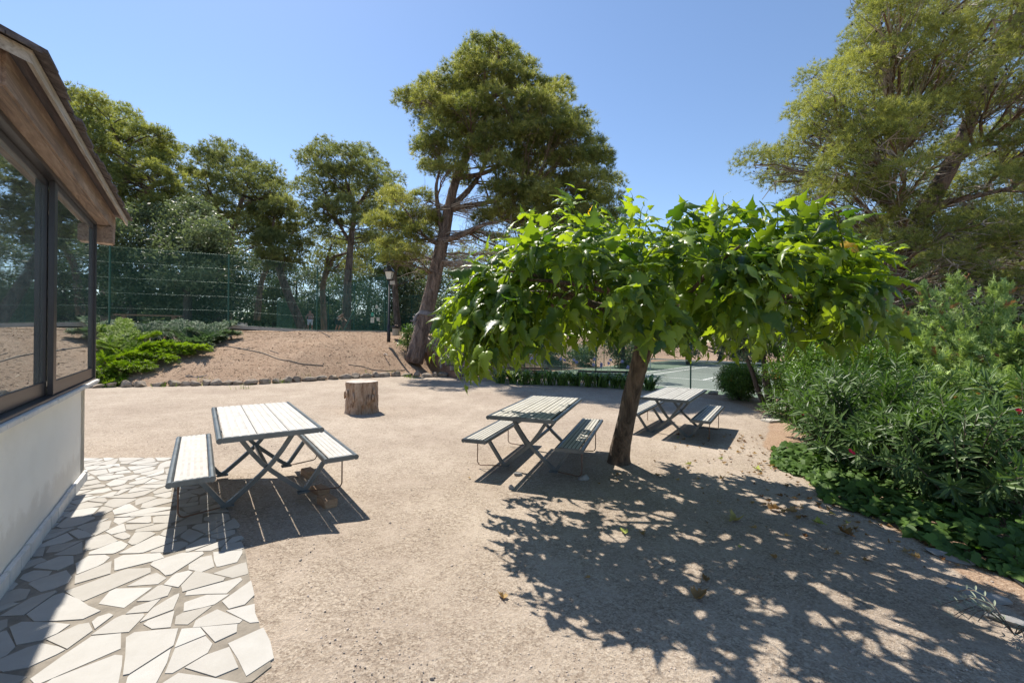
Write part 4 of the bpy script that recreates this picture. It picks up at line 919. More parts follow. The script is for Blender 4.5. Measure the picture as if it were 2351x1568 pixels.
far_pine('yellowish pine just behind the street lamp', [(870, 620), (865, 570), (900, 540), (960, 560), (1000, 600), (975, 640), (905, 640)], 30, 2, [(915, 765, 30), (908, 690, 30), (905, 620, 30), (930, 590, 30)], [.26, .22, .16, .06], 30, .85, 306, fol='needle_y', nt=45, tone=lambda O: -.1 + 0 * O[:, 2])
far_pine('brownish pine behind the right side of the leaning pine', [(1040, 600), (1060, 560), (1130, 560), (1200, 590), (1260, 580), (1330, 560), (1400, 600), (1400, 720), (1300, 760), (1200, 760), (1080, 740), (1045, 690)], 33, 4, [(1130, 800, 33), (1125, 720, 33), (1120, 650, 33), (1130, 590, 33)], [.4, .34, .26, .1], 40, 1.25, 307, nt=60)
def oak(label, poly, d, dd, tx, step, cr, seed, fol='oak', nt=55, lf=.11, nn=12, rad=.28, group=TG, tone=None, name='oak_tree', cat='tree', sz=.55, bark_='dark_bark', flat=.85, tw=4):
    r_ = rs(seed); C_ = clumps_from(poly, d, dd, step, r_); b0 = pt(tx, 700, d); b0[2] = gz(b0[0], b0[1]) - .2; top = C_.mean(0); ht = C_[:, 2].max()
    T = [b0, b0 * .6 + top * .4, top, [top[0], top[1], top[2] * .5 + ht * .5]]
    return tree(name, label, cat, T, [rad, rad * .8, rad * .5, rad * .15], C_, cr, 'leaf', M[fol], M[bark_], M['dark_bark'], r_, ntuft=nt, nn=nn, nl=lf, size=sz, flat=flat, twigs=tw, group=group, tr=8, limb_r=.05, tone=tone)
oak('dense dark holm oak behind the bank fence beside the pavilion', [(215, 520), (260, 500), (320, 480), (375, 500), (400, 560), (400, 690), (370, 725), (280, 735), (200, 735)], 28, 3, 305, 30, .95, 311)
oak('silvery green holm oak, middle of the oaks behind the fence', [(360, 510), (400, 475), (450, 470), (500, 500), (520, 550), (500, 600), (420, 700), (380, 700), (370, 600)], 27, 2.6, 430, 28, .9, 312, tone=lambda O: .28 + 0 * O[:, 2])
oak('dark holm oak with low skirts at the right end of the oaks', [(440, 600), (500, 560), (540, 570), (560, 620), (555, 700), (520, 735), (430, 735)], 29, 2.5, 500, 28, .9, 313, tone=lambda O: -.1 + 0 * O[:, 2])
oak('rounded dark oak behind the side fence', [(625, 640), (650, 600), (700, 600), (735, 640), (735, 730), (640, 735)], 52, 3, 680, 26, 1.15, 314)
oak('pale olive green bush behind the side fence near the far player', [(735, 690), (750, 650), (800, 625), (840, 640), (865, 690), (860, 745), (740, 745)], 50, 3, 800, 24, 1.1, 315, fol='olive', name='olive_bush', cat='bush')
oak('dark oak behind the street lamp and litter bin', [(880, 640), (905, 610), (950, 620), (975, 660), (985, 720), (960, 750), (890, 750)], 36, 2.5, 925, 25, .95, 316)
oak('dark shrub mass right of the leaning pine trunk', [(1010, 650), (1060, 620), (1110, 640), (1150, 690), (1180, 770), (1100, 780), (1020, 750)], 29, 2, 1080, 28, .8, 317, lf=.09)
oak('bright green oleander bush above the wooden steps', [(1000, 700), (1030, 680), (1075, 700), (1090, 750), (1050, 780), (1000, 745)], 24.5, 1.2, 1040, 22, .5, 318, fol='olive', lf=.07, name='oleander_bush', cat='bush', sz=.35)
oak('small dark bush touching the left of the leaning pine foot', [(922, 765), (935, 752), (950, 765), (952, 800), (925, 800)], 20.3, .3, 937, 13, .24, 319, fol='shrub', lf=.045, nt=40, sz=.18, rad=.04, name='shrub', cat='bush', group=None, tw=2)
for i_, (poly, lab) in enumerate([([(1140, 760), (1180, 700), (1240, 720), (1290, 780), (1280, 850), (1160, 850)], 'grey green bush left on the slope behind the lower court'), ([(1305, 800), (1320, 782), (1352, 790), (1362, 850), (1315, 852)], 'round bush on the dry slope behind the court fence'), ([(1380, 770), (1420, 750), (1470, 770), (1480, 840), (1400, 850)], 'broad bluish bush behind the court fence left of the mulberry trunk'), ([(1530, 790), (1560, 770), (1620, 780), (1640, 815), (1560, 822)], 'dark bush beyond the tennis net'), ([(1650, 770), (1720, 740), (1800, 750), (1850, 800), (1800, 830), (1660, 830)], 'wide dark bush at the far right of the lower court')]):
    oak(lab, poly, 46 if i_ > 2 else 40, 2, np.mean([q[0] for q in poly]), 22, .8, 330 + i_, fol='olive' if i_ < 3 else 'oak', name='bush', cat='bush', group='bushes on the slope behind the lower court', lf=.12, nt=45)
oak('big dark tree hidden behind the mulberry crown', [(1430, 640), (1500, 600), (1650, 590), (1800, 600), (1950, 620), (1950, 780), (1430, 780)], 52, 4, 1650, 42, 1.9, 341, lf=.2, nn=12, sz=.9, nt=55)
oak('broad dark pine mass far behind the umbrella shaped pine', [(420, 470), (520, 480), (600, 560), (640, 600), (640, 690), (560, 720), (430, 700)], 52, 4, 520, 34, 1.7, 353, fol='oak', lf=.16, nt=60, sz=.8, nn=12)
oak('wide dark tree far behind the slender pine', [(690, 580), (760, 545), (860, 555), (960, 560), (1000, 610), (1000, 700), (900, 720), (700, 700)], 55, 4, 840, 38, 1.8, 354, fol='oak', lf=.17, nt=52, sz=.85, nn=12)
oak('dark bush in front of the far undergrowth, left of the shorter pine', [(570, 690), (600, 660), (640, 650), (690, 690), (700, 745), (575, 745)], 50, 2, 630, 26, 1.2, 355, fol='olive', nt=50, name='bush', cat='bush')
oak('dark dense tree behind the big right pine', [(1880, 560), (2000, 520), (2150, 540), (2400, 500), (2560, 560), (2560, 860), (1900, 830)], 21, 2.5, 2200, 40, .9, 351, lf=.085, nt=75, group=None)
oak('brown twiggy tree left behind the big right pine trunk', [(1900, 640), (1960, 600), (2080, 610), (2120, 700), (2080, 800), (1930, 800)], 17, 1.2, 2000, 32, .6, 352, fol='olive', lf=.06, nt=60, sz=.4, group=None)
# low dark belt closing the view behind the upper court
r_ = rs(77); m = MB(); nB = 4200; O = []
for _ in range(nB):
    u = r_.uniform(-150, 1150); d = r_.uniform(50, 62); q = pt(u, 700, d); O.append([q[0], q[1], 1.0 + r_.uniform(0, 1.2) + abs(r_.normal(0, 1.1)) * (1.3 + .7 * math.sin(u * .021))])
O = np.array(O); v, f = leaf_tuft(r_, 26, 1.5, .26); m.inst(v, f, O, randframes(r_, rdir(r_, nB)), r_.uniform(.7, 1.2, nB), 0, np.clip(r_.normal(.3, .2, nB), 0, .9))
tag(m.build('far_undergrowth', M['olive']), 'low distant undergrowth beyond the upper terrace', None, None, 'stuff')

# ------------------------------------------------------------ mulberry
rng = rs(404)
ol = np.array([(0, 0), (.16, -.12), (.34, -.08), (.43, .08), (.37, .20), (.42, .34), (.30, .40), (.19, .46), (.30, .66), (.20, .70), (.15, .82), (.06, 1.0), (0, 1.30)])
mr = np.array([0, .06, .14, .24, .33, .42, .52, .6, .70, .80, .92, 1.08, 1.30])
def leaf_template(fold, droop, wav, curl, rng):
    V = []; n = len(ol)
    for k in range(n):
        y = mr[k]; V.append((0, y, -droop * y * y))
    for sgn in (1, -1):
        for k in range(n):
            x, y = ol[k]; z = -droop * y * y - fold * x + wav * (1 if k % 2 else -1) + curl * x * x * 2; V.append((sgn * x, y, z))
    # mid-blade row for a rounded, ribbed surface
    for sgn in (1, -1):
        for k in range(n):
            x, y = ol[k] * .55 + np.array([0, mr[k]]) * .45; V.append((sgn * x, y, -droop * y * y - fold * x * .45 + .035 + wav * (.8 if k % 2 else -.8)))
    V = np.array(V); Fc = []
    for s_ in (0, 1):
        o1 = n + s_ * n; o2 = 3 * n + s_ * n
        for k in range(n - 1):
            a = [k, o2 + k, o2 + k + 1, k + 1]; b = [o2 + k, o1 + k, o1 + k + 1, o2 + k + 1]
            if s_: a = a[::-1]; b = b[::-1]
            Fc += [a, b]
    return V, np.array(Fc)
LT = [leaf_template(.25, .30, .022, .1, rng), leaf_template(.5, .45, .026, .2, rng), leaf_template(.12, .18, .022, .0, rng), leaf_template(.8, .6, .028, .3, rng)]
mb0 = rayg(1420, 1062); trunk = [mb0 + [0, 0, -.1], mb0 + [0.01, 0, .12], pt(1438, 960, 5.52), pt(1460, 865, 5.38), pt(1478, 800, 5.22), pt(1488, 765, 5.12)]
mul = empty('mulberry_tree', tuple(mb0), 0, 'low spreading mulberry with large glossy leaves and a leaning brown trunk', 'tree')
m = MB(); tt = np.linspace(0, 1, 28); t0 = np.linspace(0, 1, 6); TP = np.stack([np.interp(tt, t0, np.array(trunk)[:, i]) for i in range(3)], -1)
for _ in range(3): TP[1:-1] = (TP[:-2] + 2 * TP[1:-1] + TP[2:]) / 4
m.tube(TP - mb0, np.interp(tt, t0, [.185, .138, .110, .106, .108, .125]), 22, rough=.055, rng=rng); m.build('trunk', M['mul_bark'], mul, smooth=True)
C0 = np.array(trunk[-1]); MC = np.array([1.45, 4.80]); RX, RY = 2.22, 2.05
def ztop(x, y): return min(2.88 - .22 * ((x - MC[0]) / RX) ** 2 - .42 * max(0, .7 - x), 1.60 + .30 * y)
lim = MB(); nodes = []
for k in range(9):
    a = k * 2 * math.pi / 9 + rng.uniform(-.2, .2); e = np.array([MC[0] + math.cos(a) * RX * .62, MC[1] + math.sin(a) * RY * .62, 0]); e[2] = 2.05 + rng.uniform(-.1, .1)
    mid = (C0 + e) / 2 + np.array([0, 0, .22]); t = np.linspace(0, 1, 9)[:, None]; B = (1 - t) ** 2 * C0 + 2 * t * (1 - t) * mid + t ** 2 * e; B[1:-1] += rng.normal(0, .02, (7, 3))
    lim.tube(B - mb0, np.linspace(.065, .022, 9), 7, rough=.05, rng=rng); nodes += list(B[2:])
    for s_ in (-1, 1):
        a2 = a + s_ * rng.uniform(.2, .45); e2 = np.array([MC[0] + math.cos(a2) * RX * .85, MC[1] + math.sin(a2) * RY * .85, rng.uniform(1.9, 2.35)]); b0 = B[rng.randint(3, 6)]
        mm = (b0 + e2) / 2 + [0, 0, .12]; B2 = (1 - t) ** 2 * b0 + 2 * t * (1 - t) * mm + t ** 2 * e2; lim.tube(B2 - mb0, np.linspace(.03, .010, 9), 6); nodes += list(B2[2:])
nodes = np.array(nodes)
sh = MB(); LO = []; LY = []; LZ = []; LS = []; LTn = []
def shoot(tip, start=None, tip_up=0.0, nl_=None, sc=1.0):
    if start is None:
        w3 = np.array([1, 1, 1.3]); j = np.argsort(np.linalg.norm((nodes - tip) * w3, axis=1))[rng.randint(0, 6)]; start = nodes[j]
    L_ = np.linalg.norm(tip - start); out = np.array([tip[0] - MC[0], tip[1] - MC[1], 0]); out = out / (np.linalg.norm(out) + .5)
    mid = (start + tip) / 2 + np.array([0, 0, .18 * L_ * (1 if tip[2] < 2.4 else -.15)]) + rng.normal(0, .03, 3)
    t = np.linspace(0, 1, 8)[:, None]; B = (1 - t) ** 2 * start + 2 * t * (1 - t) * mid + t ** 2 * tip
    sh.tube(B - mb0, np.linspace(.009, .0035, 8), 5, cap=False)
    n = nl_ or max(5, int(L_ / .049)); ph = rng.uniform(0, 6.28)
    ts = np.linspace(.22 if L_ > .5 else .1, 1.0, n)
    tanv = nrm(np.gradient(B, axis=0))
    for i, q in enumerate(ts):
        f_ = q * 7; i0 = min(6, int(f_)); p = B[i0] + (B[i0 + 1] - B[i0]) * (f_ - i0); tg = tanv[i0]
        ph += 2.4 + rng.normal(0, .3); sd_ = nrm(np.cross(tg, [0, 0, 1]) + 1e-6); upv = np.cross(sd_, tg)
        rad = math.cos(ph) * sd_ + math.sin(ph) * upv; edge = np.clip(np.hypot((p[0] - MC[0]) / RX, (p[1] - MC[1]) / RY), 0, 1.1)
        low = np.clip((2.6 - p[2]) / 1.0, 0, 1)
        dirv = nrm(rad * .9 + tg * .55 + out * .45 * edge + np.array([0, 0, -.15 - .8 * low]) + rng.normal(0, .28, 3))
        pet = p + nrm(rad + tg * .6 + [0, 0, .25]) * rng.uniform(.03, .08)
        sh.tube(np.array([p, pet]) - mb0, [.0022, .0018], 3, cap=False)
        s_ = sc * rng.uniform(.08, .20) * (1.0 if q < .8 else .78 if q < .95 else .5)
        zz = np.array([0, 0, 1.0]) * (.9 if low < .6 else .25) + out * (.3 + .5 * low) + rng.normal(0, .36, 3)
        LO.append(pet); LY.append(dirv); LZ.append(zz); LS.append(s_); LTn.append(np.clip(rng.normal(.45, .28) + (.25 if q > .8 else 0), 0, .84) if rng.rand() > .001 else 1.0)
# upper dome
for _ in range(112):
    a = rng.uniform(0, 2 * math.pi); r_ = math.sqrt(rng.uniform(0, 1)) * .97; x = MC[0] + math.cos(a) * RX * r_; y = MC[1] + math.sin(a) * RY * r_
    shoot(np.array([x, y, ztop(x, y) - rng.uniform(.05, .45)]))
for _ in range(46):
    a = rng.uniform(0, 2 * math.pi); r_ = math.sqrt(rng.uniform(0, 1)) * .95; x = MC[0] + math.cos(a) * RX * r_; y = MC[1] + math.sin(a) * RY * r_
    shoot(np.array([x, y, ztop(x, y) + rng.uniform(.05, .33) * (.4 + .6 * (y > 4))]))
# rim, hanging
for _ in range(100):
    a = rng.uniform(0, 2 * math.pi); r_ = rng.uniform(.8, 1.08); x = MC[0] + math.cos(a) * RX * r_; y = MC[1] + math.sin(a) * RY * r_
    zt = ztop(x, y); zl = 1.70 - .15 * (x < .2) - .10 * max(0, math.cos(a + 2.4)); shoot(np.array([x, y, max(zl, zt - rng.uniform(.1, 1.35))]))
# skirts inside, below
for _ in range(46):
    a = rng.uniform(0, 2 * math.pi); r_ = rng.uniform(.15, .9); x = MC[0] + math.cos(a) * RX * r_; y = MC[1] + math.sin(a) * RY * r_; shoot(np.array([x, y, rng.uniform(1.55, 2.0)]))
# particular shoots seen against the sky
for (u, v_, d) in [(1160, 530, 4.6), (1150, 600, 4.3), (1085, 605, 4.2), (1340, 492, 4.9), (1370, 505, 5.2), (1420, 495, 5.0), (1485, 478, 5.0), (1545, 500, 5.3), (1690, 478, 4.9), (1640, 520, 5.3), (1725, 500, 5.4), (1790, 530, 5.2), (1870, 462, 4.5), (1840, 480, 4.8), (1895, 490, 4.4), (1960, 535, 4.4), (1985, 560, 4.5), (2060, 560, 4.1), (2030, 575, 4.2), (2040, 660, 4.0), (2020, 640, 4.1), (2030, 700, 4.0), (1215, 560, 4.8), (1260, 590, 5), (1280, 570, 5.1), (1030, 690, 4.2), (1010, 740, 4.2), (990, 800, 4.3), (1070, 870, 4.2), (1100, 850, 4.3), (1040, 830, 4.1), (1150, 850, 4.2), (1200, 800, 4.3), (1060, 650, 4.2), (1100, 560, 4.6), (2010, 790, 4.3), (1960, 800, 4.3), (1900, 800, 4.4), (1820, 800, 4.4), (1760, 810, 4.5), (1480, 775, 4.3), (1440, 770, 4.2), (1520, 790, 4.2), (1500, 760, 4.0), (1560, 800, 4.2), (1400, 770, 4.3), (1350, 770, 4.2), (1620, 810, 4.2), (1680, 815, 4.3), (1300, 780, 4.4), (1250, 800, 4.3), (1460, 745, 4.4), (1540, 760, 4.5)]:
    q = pt(u, v_ + 8, d); shoot(q)
for (u, v_, d) in [(1075, 875, 4.0), (1060, 850, 4.05), (1095, 860, 3.95), (1130, 840, 4.0), (1020, 800, 4.15), (1180, 840, 4.1), (1240, 825, 4.2), (1015, 760, 4.2), (1050, 700, 4.1)]:
    q = pt(u, v_ - 12, d); shoot(q, sc=1.1)
LO = np.array(LO); LF = frames(np.array(LY), np.array(LZ)); LS = np.array(LS); LTn = np.array(LTn); kk = rng.randint(0, 4, len(LO)); lm = MB()
for k in range(4):
    q = kk == k; lm.inst(LT[k][0], LT[k][1], LO[q] - mb0, LF[q], LS[q], 0, LTn[q])
lim.build('branches', M['mul_bark'], mul, smooth=True); sh.build('shoots', M['jun_y'], mul); lm.build('crown', M['mulberry'], mul, smooth=True)
print('mulberry leaves', len(LO))

# ------------------------------------------------------------ oleanders, shrubs, ivy
def lance(rng):
    y = np.array([0, .2, .45, .7, .9, 1.05]); w = np.array([.012, .055, .085, .075, .035, 0]); V = []
    for k in range(6): z = -.12 * y[k] ** 2; V += [(-w[k], y[k], z + w[k] * .5), (0, y[k], z), (w[k], y[k], z + w[k] * .5)]
    Fc = []
    for k in range(5):
        for j in (0, 1): a = k * 3 + j; Fc.append([a, a + 1, a + 4, a + 3])
    return np.array(V), np.array(Fc)
LV, LFc = lance(rng)
def oleander(x, y, r, h, label, seed, nst=70, sc=.185, flowers=0, lean=(0, 0)):
    g = rs(seed); b = np.array([x, y, gz(x, y) - .03]); root = empty('oleander_bush', tuple(b), 0, label, 'bush', 'oleanders in the bed on the right'); sm = MB(); O = []; Y = []; Z = []; S = []; T = []; FL = []
    for i in range(nst):
        a = g.uniform(0, 6.283); rr_ = math.sqrt(g.uniform(0.02, 1)) * r; top = np.array([math.cos(a) * rr_ + lean[0], math.sin(a) * rr_ + lean[1], h * (1 - .5 * (rr_ / r) ** 2) * g.uniform(.65, 1.08)])
        s0 = np.array([math.cos(a), math.sin(a), 0]) * rr_ * .15; mid = s0 * .5 + top * .5 + np.array([-math.cos(a) * .1 * r, -math.sin(a) * .1 * r, .12]); t = np.linspace(0, 1, 9)[:, None]; B = (1 - t) ** 2 * s0 + 2 * t * (1 - t) * mid + t ** 2 * top
        sm.tube(B, np.linspace(.011, .004, 9), 4, cap=False); tg = nrm(np.gradient(B, axis=0)); Ls = np.linalg.norm(top - s0); nw = max(6, int(Ls * .84 / .046))
        for q in np.linspace(.16, 1, nw):
            f_ = q * 8; i0 = min(7, int(f_)); p = B[i0] + (B[i0 + 1] - B[i0]) * (f_ - i0); T0 = tg[i0]; u = nrm(np.cross(T0, rdir(g, 1)[0])); w = np.cross(T0, u); ph = g.uniform(0, 6.28)
            for k in range(3):
                rd = math.cos(ph + k * 2.094) * u + math.sin(ph + k * 2.094) * w; el = .55 + .9 * (q > .93) - .5 * (q < .6)
                d = nrm(rd + T0 * el + g.normal(0, .12, 3)); O.append(p); Y.append(d); Z.append(T0 + rd * -.3 + g.normal(0, .1, 3)); S.append(sc * g.uniform(.7, 1.15) * (.75 if q > .95 else 1)); T.append(np.clip(g.normal(.42, .2) + .2 * (q > .85), 0, .95))
        if i < flowers: FL.append(top)
    sm.build('stems', M['twig'], root); lm_ = MB(); lm_.inst(LV, LFc, np.array(O), frames(np.array(Y), np.array(Z)), np.array(S), 0, np.array(T)); lm_.build('foliage', M['oleander'], root)
    return root
oleander(5.45, 7.1, 1.15, 1.45, 'farthest oleander bush, its tips reaching over the gravel', 501, 78)
oleander(4.88, 5.75, 1.15, 1.38, 'middle oleander bush with one red flower', 502, 85)
oleander(4.82, 4.55, 1.05, 1.22, 'nearest dark leaved oleander bush above the ivy', 503, 80)
oleander(6.15, 5.1, 1.25, 1.55, 'taller pale leaved oleander with long shoots at the right edge', 504, 80, .21)
oleander(6.5, 7.2, 1.25, 1.6, 'back oleander bush between the hedge and the juniper', 505, 70)
def flower(p, label, n=9, s=.028, seed=1):
    g = rs(seed); pv = np.array([(0, 0, 0), (.5, .45, .12), (0, 1, .2), (-.5, .45, .12)]); m = MB()
    for c in range(n):
        c0 = g.normal(0, .014, 3) * (n > 3)
        for k in range(5): m.add((pv * s) @ rotz(k * 1.257 + c).T @ np.array([[1, 0, 0], [0, math.cos(.9), -math.sin(.9)], [0, math.sin(.9), math.cos(.9)]]).T + c0, [[0, 1, 2, 3]], 0, g.uniform(0, 1))
    o = m.build('oleander_flower', M['flower_red']); o.location = tuple(p); tag(o, label, 'flower', 'red oleander flowers'); return o
flower(pt(1953, 1038, 4.55), 'single red flower low in the middle of the oleanders', 4, .021, 1)
flower(pt(2342, 943, 4.75), 'cluster of crimson flowers at the right edge', 8, .022, 2)
flower(pt(1842, 951, 6.0), 'tiny dark red flower high in the farthest oleander', 2, .025, 3)
# broad leaved hedge shrub and clipped bush, multi stemmed small tree
def shrub(name, label, c, rad, h, seed, fol, n, lf, cat='bush', z0=.1, nn=12, sz=.1, group=None, trunk_r=.03, tone=None, flat=1):
    g = rs(seed); b = np.array([c[0], c[1], gz(*c) - .03]); root = empty(name, tuple(b), 0, label, cat, group); m = MB()
    for k in range(9): a = k * .7; e = np.array([math.cos(a) * rad * .6, math.sin(a) * rad * .6, h * .75]); m.tube([[0, 0, 0], e * .5 + [0, 0, .1], e], [trunk_r, trunk_r * .6, .005], 5)
    m.build('stems', M['dark_bark'], root); d = rdir(g, n); u = g.uniform(.15, 1, n) ** .4; bumpy = 1 + .13 * np.sin(d[:, 0] * 7 + seed) * np.sin(d[:, 1] * 6 + 1) + .08 * np.sin(d[:, 2] * 11)
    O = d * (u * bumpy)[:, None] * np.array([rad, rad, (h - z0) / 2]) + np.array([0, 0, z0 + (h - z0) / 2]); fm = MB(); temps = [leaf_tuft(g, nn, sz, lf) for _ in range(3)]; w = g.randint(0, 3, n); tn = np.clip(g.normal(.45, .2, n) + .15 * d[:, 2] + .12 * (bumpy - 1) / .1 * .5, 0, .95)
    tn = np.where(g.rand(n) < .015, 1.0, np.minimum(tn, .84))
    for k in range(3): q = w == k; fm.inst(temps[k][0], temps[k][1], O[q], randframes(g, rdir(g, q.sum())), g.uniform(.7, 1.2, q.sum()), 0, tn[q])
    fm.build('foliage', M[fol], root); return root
shrub('clipped_bush', 'round clipped green bush beside the tennis court', (6.75, 12.6), .60, 1.12, 601, 'shrub', 2600, .022)
shrub('hedge_shrub', 'broad bright leaved shrub behind the oleanders', (7.0, 9.1), 1.3, 1.9, 602, 'shrub', 7500, .026, sz=.12)
shrub('hedge_shrub', 'dark leaved shrub right of the little multi stemmed tree', (7.9, 10.6), 1.2, 1.5, 603, 'shrub', 4200, .028, sz=.12)
shrub('shrub', 'low olive shrub at the foot of the big right pine', (9.9, 11.4), 1.8, 2.1, 604, 'olive', 6500, .03, sz=.14)
g_ = rs(61); b_ = np.array([6.55, 10.8, -.25]); C_ = np.array([[6.0, 10.6, 1.75], [6.7, 10.4, 1.95], [7.3, 10.8, 1.8], [6.4, 11.2, 1.9], [5.7, 11, 1.6], [7.0, 11.3, 1.7], [6.2, 10.2, 1.45], [5.55, 10.6, 1.5], [7.5, 10.4, 1.45], [6.6, 10.9, 2.3], [6.1, 11.3, 2.2], [7.2, 11.1, 2.2], [5.3, 10.9, 1.75]])
tree('small_tree', 'small dark multi stemmed tree behind the farthest picnic table', 'tree', [b_, b_ + [.0, 0, .35], b_ + [-.1, 0, .9], b_ + [-.2, 0, 1.7]], [.15, .11, .09, .04], C_, .42, 'leaf', M['oak'], M['dark_bark'], M['dark_bark'], g_, ntuft=70, nn=12, nl=.05, size=.22,
     stems=[([b_, b_ + [-.35, -.1, .6], b_ + [-.55, -.1, 1.2], b_ + [-.75, 0, 1.8]], [.08, .06, .05, .02]), ([b_, b_ + [.18, .1, .5], b_ + [.25, .1, 1.1], b_ + [.3, .1, 1.9]], [.08, .06, .05, .02]), ([b_, b_ + [.35, 0, .45], b_ + [.6, 0, 1.0], b_ + [.85, .1, 1.6]], [.07, .055, .04, .02])], limb_r=.03, tr=8, twigs=5)
# feathery junipers
def spray(rng, n, ln, wd):
    """flattened frond of short scale twigs, local +Y"""
    V = []; Fc = []
    for i in range(n):
        t = i / n; s = (-1) ** i; b = np.array([rng.normal(0, .01), t * ln * .75, 0]); d = nrm(np.array([s * rng.uniform(.35, 1.0), rng.uniform(.5, 1.1), rng.normal(0, .45)])); l = ln * .36 * (1.1 - .6 * t) * rng.uniform(.6, 1.2); sd_ = nrm(np.cross(d, [0, 0, 1])) * wd * .5
        k = len(V); V += [b - sd_, b + sd_, b + d * l * .6 + sd_, b + d * l * .6 - sd_, b + d * l]; Fc += [[k, k + 1, k + 2, k + 3], [k + 3, k + 2, k + 4, k + 4]]
    V = np.array(V); F3 = []
    for q in Fc: F3 += [[q[0], q[1], q[2]], [q[0], q[2], q[3]]] if q[2] != q[3] and q[3] != q[-1] or len(set(q)) == 4 else [[q[0], q[1], q[2]]]
    return V, np.array(F3)
def juniper_low(branches, label, fol, seed, name='spreading_juniper', sc=.22, dens=1.0):
    g = rs(seed); b0 = np.array(branches[0][0], float); b0[2] = gz(b0[0], b0[1]); root = empty(name, tuple(b0), 0, label, 'bush', 'low spreading junipers on the bank'); sm = MB(); O = []; Y = []; Z = []; S = []; T = []
    temps = [spray(g, 22, 1.0, .055) for _ in range(3)]
    for a, e, h in branches:
        a = np.array([*a[:2], gz(a[0], a[1])]) ; e = np.array([*e[:2], gz(e[0], e[1]) + h]); mid = (a + e) / 2 + [0, 0, .18 + h * .3]; t = np.linspace(0, 1, 10)[:, None]; B = (1 - t) ** 2 * a + 2 * t * (1 - t) * mid + t ** 2 * e; sm.tube(B - b0, np.linspace(.03, .006, 10), 5); tg = nrm(np.gradient(B, axis=0)); L_ = np.linalg.norm(e - a); n = int(L_ * 75 * dens)
        tone_ = g.normal(0, .12)
        for q in g.uniform(.08, 1, n):
            f_ = q * 9; i0 = min(8, int(f_)); p = B[i0] + (B[i0 + 1] - B[i0]) * (f_ - i0); T0 = tg[i0]; wd_ = .42 * (1.05 - q) + .05; sd_ = nrm(np.cross(T0, [0, 0, 1])); s_ = g.uniform(-1, 1)
            p = p + sd_ * s_ * wd_ + [0, 0, g.uniform(-.08, .07)] + T0 * g.uniform(0, .1); O.append(p); Y.append(nrm(T0 + sd_ * s_ * 1.0 + [0, 0, g.uniform(-.1, .4)] + g.normal(0, .12, 3))); Z.append(np.array([0, 0, 1]) + g.normal(0, .3, 3)); S.append(sc * g.uniform(.6, 1.3)); T.append(np.clip(g.normal(.45, .2) + tone_ + .2 * (q > .7), 0, .95))
    sm.build('stems', M['twig'], root); fm = MB(); O = np.array(O); Fm = frames(np.array(Y), np.array(Z)); S = np.array(S); T = np.array(T); w = g.randint(0, 3, len(O))
    for k in range(3): q = w == k; fm.inst(temps[k][0], temps[k][1], O[q] - b0, Fm[q], S[q], 0, T[q])
    fm.build('foliage', M[fol], root); return root
def br(*L): return L
g = rs(71)
ycore = rayg(262, 838); bcore = rayg(430, 770)
yb = []
for (u, v_, h) in [(232, 858, .25), (262, 866, .15), (300, 842, .45), (325, 815, .5), (262, 790, .9), (300, 770, .9), (355, 795, .65), (390, 818, .4), (430, 800, .35), (470, 797, .55), (340, 835, .3), (222, 800, .9), (240, 760, .9), (285, 745, 1.0), (230, 830, .6), (350, 770, .7), (400, 785, .5)]:
    e = rayg(u, v_ + 22); a = ycore + g.normal(0, .35, 3) if u < 330 else rayg(300, 812) + g.normal(0, .3, 3); yb.append((a, e, h * .55))
juniper_low(yb, 'bright yellow green spreading juniper at the left end of the bank', 'jun_y', 72, dens=1.5, sc=.30)
bb = []
for (u, v_, h) in [(330, 762, .45), (370, 748, .45), (410, 745, .5), (450, 748, .45), (500, 752, .45), (530, 748, .5), (505, 775, .3), (470, 790, .3), (440, 770, .5), (390, 770, .6), (350, 752, .5), (290, 750, .4), (260, 748, .5), (420, 790, .3), (540, 765, .3), (232, 755, .5)]:
    e = rayg(u, v_ + 14); a = rayg(min(max(u, 270), 440) + 8, 790) + g.normal(0, .4, 3); bb.append((a, e, h * .8))
juniper_low(bb, 'blue green spreading juniper behind the yellow one on the bank', 'jun_b', 73, dens=1.5, sc=.32)
